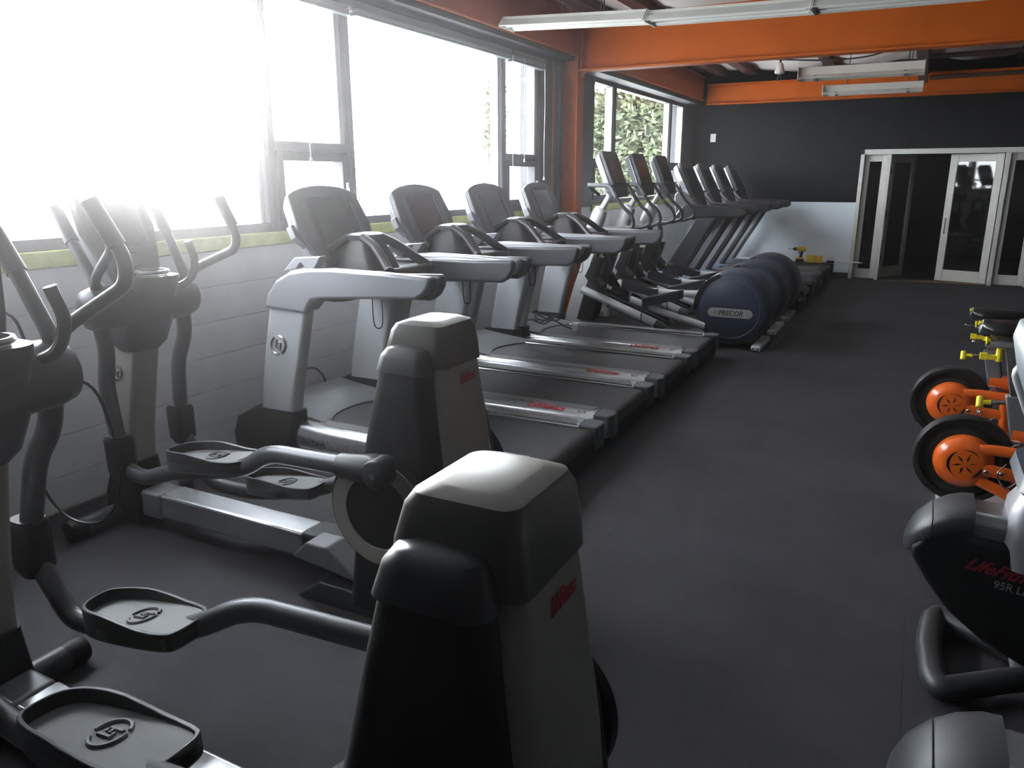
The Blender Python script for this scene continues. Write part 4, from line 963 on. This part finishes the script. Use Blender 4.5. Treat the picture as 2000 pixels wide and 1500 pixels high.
    b = MB().cyl((sx - 0.015, -0.01, sz - 0.068), (sx + 0.12, -0.01, sz - 0.072), 0.003, n=6).lathe([(-0.008, 0.002), (-0.005, 0.007), (0.005, 0.007), (0.008, 0.002)], (sx - 0.018, -0.01, sz - 0.068), (1, 0, 0), 10)
    b.build('release_wire', M_STEEL, r)
    # handlebar, crank and pedals, mostly beyond the frame edge
    MB().box(4.89, 4.95, -0.02, 0.02, 0.9, 1.12).build('bar_post', M_STEEL, r, bevel=0.005)
    MB().tube(path([(4.72, -0.22, 1.16), (5.05, -0.22, 1.14), (4.93, -0.05, 1.12), (4.93, 0.05, 1.12), (5.05, 0.22, 1.14), (4.72, 0.22, 1.16)], 0.06), 0.016, 10).build('handlebar', M_BLACK, r)
    MB().cyl((4.45, -0.10, 0.33), (4.45, 0.10, 0.33), 0.02, n=12).build('crank_axle', M_STEEL, r)
    for s in (-1, 1):
        MB().box(4.44, 4.46, s * 0.10 - 0.008, s * 0.10 + 0.008, 0.33 - (0.17 if s > 0 else 0), 0.33 + (0.17 if s < 0 else 0)).build('crank', M_STEEL, r, bevel=0.004)
        zc_ = 0.33 - s * 0.17
        MB().box(4.40, 4.50, s * 0.16 - 0.045, s * 0.16 + 0.045, zc_ - 0.012, zc_ + 0.012).build('pedal', M_BLACK, r, bevel=0.004)
    # brake calliper and cable at the wheel's rear
    b = MB().box(4.03, 4.10, -0.04, 0.04, 0.345, 0.375, Matrix.Translation((4.065, 0, 0.36)) @ Matrix.Rotation(-0.6, 4, 'Y') @ Matrix.Translation((-4.065, 0, -0.36)))
    b.tube(spline([(4.04, -0.09, 0.30), (4.01, -0.11, 0.25), (4.05, -0.11, 0.19), (4.10, -0.09, 0.23)]), 0.004, 6).tube(spline([(4.07, -0.06, 0.37), (4.10, -0.08, 0.33), (4.12, -0.08, 0.30), (4.16, -0.08, 0.28)]), 0.004, 6)
    b.build('brake', M_STEEL, r, bevel=0.004)
    return r
B1 = make_fly_bike(0.0, 0.0)
B1.location = (0, 4.05, 0)
tag(B1, 'orange flywheel bike nearer the recumbent bikes, its wheel cover in full view', 'exercise bike', 'orange flywheel bikes')
B2 = make_fly_bike(-0.10, 0.05)
B2.location = (-0.025, 5.12, 0)
tag(B2, 'orange flywheel bike standing behind the other orange bike', 'exercise bike', 'orange flywheel bikes')

# ------------------------------------------------------------------ recumbent bikes on the right, rear ends towards the aisle
def make_recumbent():
    r = empty('recumbent_bike', (0, 0, 0))
    # shroud under the rail
    ol = [(3.648, 0.43), (3.662, 0.39), (3.705, 0.325), (3.777, 0.236), (3.887, 0.151), (4.0, 0.10), (4.25, 0.08), (4.75, 0.09), (5.0, 0.18), (5.06, 0.40), (5.0, 0.46), (3.81, 0.50), (3.75, 0.525), (3.69, 0.49)]
    MB().prism(ol, -0.099, 0.099).build('shroud', M_BLACK, r, bevel=0.022, seg=3)
    secs = []
    for x, zt, zb, w in ((3.630, 0.432, 0.412, 0.022), (3.637, 0.456, 0.395, 0.060), (3.660, 0.502, 0.405, 0.088), (3.70, 0.543, 0.44, 0.100), (3.74, 0.570, 0.468, 0.104), (3.78, 0.586, 0.485, 0.104), (3.812, 0.589, 0.49, 0.102)):
        m_ = (zt + zb) / 2; h = (zt - zb) / 2
        secs.append([V(x + (0.02 if math.sin(a) < 0 else 0) * 0, w * (abs(math.cos(a)) ** 0.6) * (1 if math.cos(a) > 0 else -1), m_ + h * (abs(math.sin(a)) ** 0.6) * (1 if math.sin(a) > 0 else -1)) for a in [2 * PI * k / 24 for k in range(24)]])
    cap = MB().loft(secs).build('rail_end_cap', M_DARK, r, smooth=60)
    MB().tube([V(3.70, p.y * 1.003, p.z + (0.001 if p.z > 0.5 else -0.001)) for p in secs[3]], 0.0018, 6, closed=True).build('seam', M_RUBBER, cap)
    MB().lathe([(0, 0.010), (0.004, 0.010)], (3.676, -0.093, 0.468), (-0.25, -1, 0.1), 12).build('screw_cap', M_RUBBER, cap)
    MB().loft([[V(3.802, y_, z_) for y_, z_ in ((-0.078, 0.475), (-0.078, 0.545), (-0.06, 0.573), (0.06, 0.573), (0.078, 0.545), (0.078, 0.475))], [V(5.15, y_, z_ - 0.06) for y_, z_ in ((-0.078, 0.475), (-0.078, 0.545), (-0.06, 0.573), (0.06, 0.573), (0.078, 0.545), (0.078, 0.475))]]).build('seat_rail', M_SILVERB, r, bevel=0.008)
    MB().loft([[V(3.803, -0.0795, 0.505), V(3.803, -0.0795, 0.517), V(3.803, -0.074, 0.517), V(3.803, -0.074, 0.505)], [V(5.15, -0.0795, 0.445), V(5.15, -0.0795, 0.457), V(5.15, -0.074, 0.457), V(5.15, -0.074, 0.445)]]).build('rail_groove', M_GREYP, r, smooth=0)
    text('LifeFitness', 0.056, (3.80, -0.1002, 0.400), (1, 0, -0.10), (0.1, 0, 1), M_REDD, r, shear=0.6, sx=0.95, bold=0.0012)
    text('95R Lifecycle', 0.036, (3.885, -0.1002, 0.353), (1, 0, -0.10), (0.1, 0, 1), M_GREYPRINT, r, sx=0.9)
    # floor loop at the rear: bowed cross bar with two legs running in
    MB().tube(path([(4.06, -0.035, 0.055), (3.93, -0.13, 0.05), (3.785, -0.235, 0.045), (3.762, -0.19, 0.045), (3.748, 0.0, 0.045), (3.762, 0.19, 0.045), (3.785, 0.235, 0.045), (3.93, 0.13, 0.05), (4.06, 0.035, 0.055)], 0.05), 0.040, 14, fl=0.9).build('floor_loop', M_DARK, r)
    for s in (-1, 1): MB().box(3.765, 3.795, s * 0.20 - 0.02, s * 0.20 + 0.02, 0.0, 0.012).build('rubber_foot', M_RUBBER, r)
    MB().box(3.98, 5.1, -0.06, 0.06, 0.03, 0.14).build('spine', M_GREYP, r, bevel=0.02)
    MB().box(4.98, 5.08, -0.30, 0.30, 0.0, 0.06).build('front_foot', M_DARK, r, bevel=0.02)
    # sliding seat
    MB().rloft([(0.42, 3.915, 4.12, -0.115, 0.115, 0.04), (0.50, 3.895, 4.14, -0.115, 0.115, 0.05), (0.60, 3.90, 4.13, -0.105, 0.105, 0.05), (0.66, 3.93, 4.10, -0.07, 0.07, 0.04)]).build('seat_carriage', M_SILVER, r)
    MB().rloft([(0.655, 3.93, 4.36, -0.19, 0.19, 0.08), (0.69, 3.90, 4.40, -0.21, 0.21, 0.09), (0.73, 3.91, 4.39, -0.20, 0.20, 0.09)]).build('seat', M_BLUEG, r)
    secs = []
    for z, x, w, t in ((0.74, 4.02, 0.15, 0.05), (0.78, 3.99, 0.19, 0.075), (0.90, 3.925, 0.205, 0.08), (1.00, 3.882, 0.20, 0.075), (1.10, 3.852, 0.185, 0.065), (1.15, 3.846, 0.13, 0.04), (1.165, 3.855, 0.08, 0.015)):
        secs.append([V(x + 0.03 + t * 0.55 * math.cos(a), w * (abs(math.sin(a)) ** 0.7) * (1 if math.sin(a) > 0 else -1), z) for a in [2 * PI * k / 20 for k in range(20)]])
    MB().loft(secs).build('backrest', M_BLUEG, r, smooth=60)
    for s in (-1, 1): MB().tube(path([(4.04, s * 0.06, 0.62), (4.02, s * 0.22, 0.66), (3.885, s * 0.235, 0.975), (3.98, s * 0.245, 0.985), (4.25, s * 0.25, 0.90)], 0.06), 0.020, 12).build('seat_handle', M_GREYP, r)
    # pedal tower and console, past the frame edge
    MB().rloft([(0.10, 4.70, 5.20, -0.09, 0.09, 0.06), (0.55, 4.80, 5.20, -0.09, 0.09, 0.06), (0.90, 5.0, 5.22, -0.06, 0.06, 0.04)]).build('pedal_tower', M_DARK, r)
    MB().tube(path([(5.1, 0, 0.85), (5.15, 0, 1.15)], 0.05), 0.035, 12).build('console_post', M_SILVER, r)
    MB().box(5.08, 5.15, -0.20, 0.20, 1.08, 1.40, Matrix.Translation((5.1, 0, 1.2)) @ Matrix.Rotation(0.3, 4, 'Y') @ Matrix.Translation((-5.1, 0, -1.2))).build('console', M_GREYP, r, bevel=0.03)
    for s in (-1, 1):
        MB().cyl((4.88, s * 0.09, 0.40), (4.88, s * 0.12, 0.40), 0.03, n=12).box(4.865, 4.895, s * 0.12 - 0.008, s * 0.12 + 0.008, 0.40 - (0.16 if s > 0 else 0), 0.40 + (0.16 if s < 0 else 0)).build('crank', M_STEEL, r, bevel=0.004)
        MB().box(4.82, 4.94, s * 0.18 - 0.05, s * 0.18 + 0.05, 0.40 - s * 0.16 - 0.012, 0.40 - s * 0.16 + 0.012).build('pedal', M_BLACK, r, bevel=0.005)
    return r
R0 = make_recumbent()
R0.location = (0, 2.65, 0)
tag(R0, 'black recumbent bike with a floor loop, beside the orange bikes', 'recumbent bike', 'black recumbent bikes')
R1 = copy_tree(R0)
R1.location = (-0.01, 1.45, -0.0)
tag(R1, 'black recumbent bike of which mainly the rounded rail end cap shows, nearest the viewer', 'recumbent bike', 'black recumbent bikes')

# ------------------------------------------------------------------ small things
dr = empty('power_drill', (1.95, 12.97, 0.273))
tag(dr, 'yellow and black cordless drill standing on a grey treadmill deck', 'drill')
dr.rotation_euler.z = 0.15; dr.scale = (1.08, 1.08, 1.08)
MB().box(-0.05, 0.06, -0.035, 0.035, 0.0, 0.045).build('battery', M_BLACK, dr, bevel=0.008)
MB().box(-0.05, 0.06, -0.033, 0.033, 0.045, 0.065).build('battery_shoe', M_YELD, dr, bevel=0.005)
MB().tube([(0.015, 0, 0.06), (0.02, 0, 0.11), (0.03, 0, 0.16)], [0.022, 0.02, 0.023], 12, fl=0.8).build('handle', M_GLOSSB, dr)
MB().tube([(0.085, 0, 0.185), (0.08, 0, 0.185), (0.05, 0, 0.185), (-0.01, 0, 0.185), (-0.05, 0, 0.185)], [0.02, 0.032, 0.036, 0.034, 0.028], 16).build('motor_body', M_YELD, dr)
MB().tube([(-0.05, 0, 0.185), (-0.06, 0, 0.185), (-0.085, 0, 0.185), (-0.10, 0, 0.185)], [0.022, 0.024, 0.02, 0.01], 14).build('chuck', M_BLACK, dr)
MB().cyl((-0.10, 0, 0.185), (-0.17, 0, 0.185), 0.004, n=8).build('bit', M_STEEL, dr)
MB().box(-0.02, -0.005, -0.008, 0.008, 0.12, 0.15).build('trigger', M_BLACK, dr, bevel=0.003)
def bin_(name, x, y, z, w, d, h, m, label, grp=None):
    r = empty(name, (x, y, z)); tag(r, label, 'box', grp)
    t = 0.006
    MB().box(-w / 2, w / 2, -d / 2, d / 2, 0, h * 0.9).build('case', m, r, bevel=0.008)
    MB().box(-w / 2 - 0.004, w / 2 + 0.004, -d / 2 - 0.004, d / 2 + 0.004, h * 0.72, h).build('lid', m, r, bevel=0.008)
    MB().box(-0.02, 0.02, -d / 2 - 0.010, -d / 2 - 0.003, h * 0.55, h * 0.8).build('clasp', M_YEL, r, bevel=0.002)
    return r
bin_('parts_box', 2.125, 12.96, 0.273, 0.115, 0.10, 0.115, M_YELD, 'small yellow plastic box right beside the drill on the treadmill deck', 'yellow parts boxes')
bin_('parts_box', 2.245, 12.97, 0.273, 0.105, 0.10, 0.105, M_YELD, 'small yellow plastic box at the end of the deck next to the other box', 'yellow parts boxes')
ad = empty('power_adapter', (2.40, 13.05, 0.27))
tag(ad, 'small white and black adapter lying on the rear cap beside the yellow boxes', 'adapter')
MB().box(-0.045, 0.045, -0.03, 0.03, 0.03, 0.10).build('case', M_CORD, ad, bevel=0.008)
MB().box(-0.05, 0.06, -0.03, 0.03, 0.0, 0.035).build('cradle', M_BLACK, ad, bevel=0.008)
o = MB().cyl((0.95, 13.075, 0.2835), (2.86, 13.085, 0.2835), 0.0115, n=10).build('white_rod', M_CORD)
tag(o, 'long thin white rod lying along the last grey treadmill, end past the wall corner', 'rod')
# coiled power cable on the last silver treadmill
r = empty('power_cable', (0.66, 6.12, 0.285))
tag(r, 'coiled black power cable with white plug on the treadmill by the orange column', 'cable')
pts = []
for k in range(34):
    a = k * 0.42; q = 0.10 + 0.02 * math.sin(k * 1.3)
    pts.append(V(0.02 + q * math.cos(a), 0.05 + q * 1.1 * math.sin(a), 0.055 + 0.03 * math.sin(k * 0.9) + 0.03 * (k / 34)))
pts += [V(0.22, 0.02, 0.02), V(0.30, 0.06, -0.015)]
MB().tube(spline([V(-0.25, -0.10, 0.06)] + pts, 3), 0.006, 6).build('cable_loop', M_RUBBER, r)
MB().box(0.29, 0.345, 0.03, 0.075, -0.028, 0.045).build('plug', M_CORD, r, bevel=0.006)
# audio cable looped over the nearer cross trainer's barrel
r = empty('audio_cable', (1.35, 1.26, 1.16))
tag(r, 'thin dark cable looped over the nearer cross trainer and hanging beside the wall', 'cable')
P3 = [(-0.38, -0.02, -0.03), (-0.30, -0.03, 0.05), (-0.18, -0.02, 0.07), (-0.06, 0.0, 0.03), (-0.02, 0.01, -0.06), (0.02, 0.06, -0.14), (0.06, 0.13, -0.20), (0.12, 0.13, -0.33), (0.13, 0.13, -0.46), (0.08, 0.13, -0.58), (-0.02, 0.13, -0.655), (-0.16, 0.13, -0.67), (-0.25, 0.12, -0.60), (-0.28, 0.10, -0.45)]
MB().tube(spline(P3, 5), 0.0045, 6).build('cable_loop', M_BLACK, r)
MB().tube(spline([(-0.36, 0.0, -0.10), (-0.25, 0.0, -0.07), (-0.16, 0.01, -0.03), (-0.10, 0.02, -0.06), (-0.03, 0.02, -0.12)], 5), 0.0045, 6).build('cable_loop', M_BLACK, r)
# spare cable behind the first treadmill
o = MB().tube(spline([(0.02, 3.62, 0.0), (0.03, 3.62, 0.22), (0.05, 3.66, 0.33), (0.08, 3.73, 0.36), (0.10, 3.82, 0.33), (0.11, 3.88, 0.22), (0.06, 3.92, 0.0)]), 0.007, 8).build('wall_cable', M_RUBBER)
tag(o, 'short black cable looping up from the floor behind the first silver treadmill', 'cable')

# ------------------------------------------------------------------ outside the windows
b = MB().box(-60, -0.24, -40, 70, -0.5, -0.3)
struct(b.build('ground', M_ASPH, smooth=0), 'pale paved ground outside the windows')
def leaf_tree(loc, clumps, n, seed, label, grp, trunk):
    rnd = random.Random(seed)
    r = empty('leafy_tree', loc); tag(r, label, 'tree', grp)
    vs, fs = [], []
    for _ in range(n):
        cx, cy, cz, R = clumps[rnd.randrange(len(clumps))]
        while True:
            p = V(rnd.uniform(-1, 1), rnd.uniform(-1, 1), rnd.uniform(-1, 1))
            if p.length < 1 and p.length > 0.25 * rnd.random(): break
        c = V(cx, cy, cz) + p * R
        u = V(rnd.gauss(0, 1), rnd.gauss(0, 1), rnd.gauss(0, 0.6)).normalized(); w = u.cross(V(rnd.gauss(0, 1), rnd.gauss(0, 1), rnd.gauss(0, 1))).normalized()
        L, H = rnd.uniform(0.07, 0.13), rnd.uniform(0.03, 0.055)
        o = len(vs); vs += [c - u * L, c + w * H, c + u * L, c - w * H]; fs.append((o, o + 1, o + 2, o + 3))
    m = MB(); m.v, m.f = [tuple(v) for v in vs], fs
    me = bpy.data.meshes.new('crown'); me.from_pydata(m.v, [], m.f); me.materials.append(M_LEAF)
    cr = bpy.data.objects.new('crown', me); COL.objects.link(cr); cr.parent = r; cr['kind'] = 'stuff'
    MB().tube(spline([(0, 0, -0.35), (0.05, 0.1, trunk * 0.5), (0, 0, trunk)]), 0.07 * trunk, 10).build('trunk', M_BARK, r)
    for k, (cx, cy, cz, R) in enumerate(clumps[:6]):
        MB().tube(spline([(0, 0, trunk * 0.7), (cx * 0.5, cy * 0.5, (cz + trunk) * 0.55), (cx, cy, cz)]), [0.07] * 6 + [0.05] * 6 + [0.03], 8).build('branch', M_BARK, r)
    return r
leaf_tree((-3.6, 20.5, 0), [(0.15, 0, 3.3, 1.15), (-0.7, 0.5, 2.4, 1.1), (0.6, -0.2, 2.2, 1.0), (-0.2, 0.2, 1.5, 1.1), (0.3, 0, 4.2, 1.0), (-1.6, 0.6, 3.0, 1.0), (0.55, 0.1, 1.2, 0.8)], 26000, 3, 'leafy green tree outside the far window', 'trees outside', 1.8)
leaf_tree((-9.3, 22.5, 0), [(0.55, 0, 3.5, 0.42), (0.5, 0.1, 2.8, 0.45), (0.6, 0, 4.2, 0.35)], 900, 5, 'thin pale tree outside, seen at the edge of the wide window', 'trees outside', 0.6)
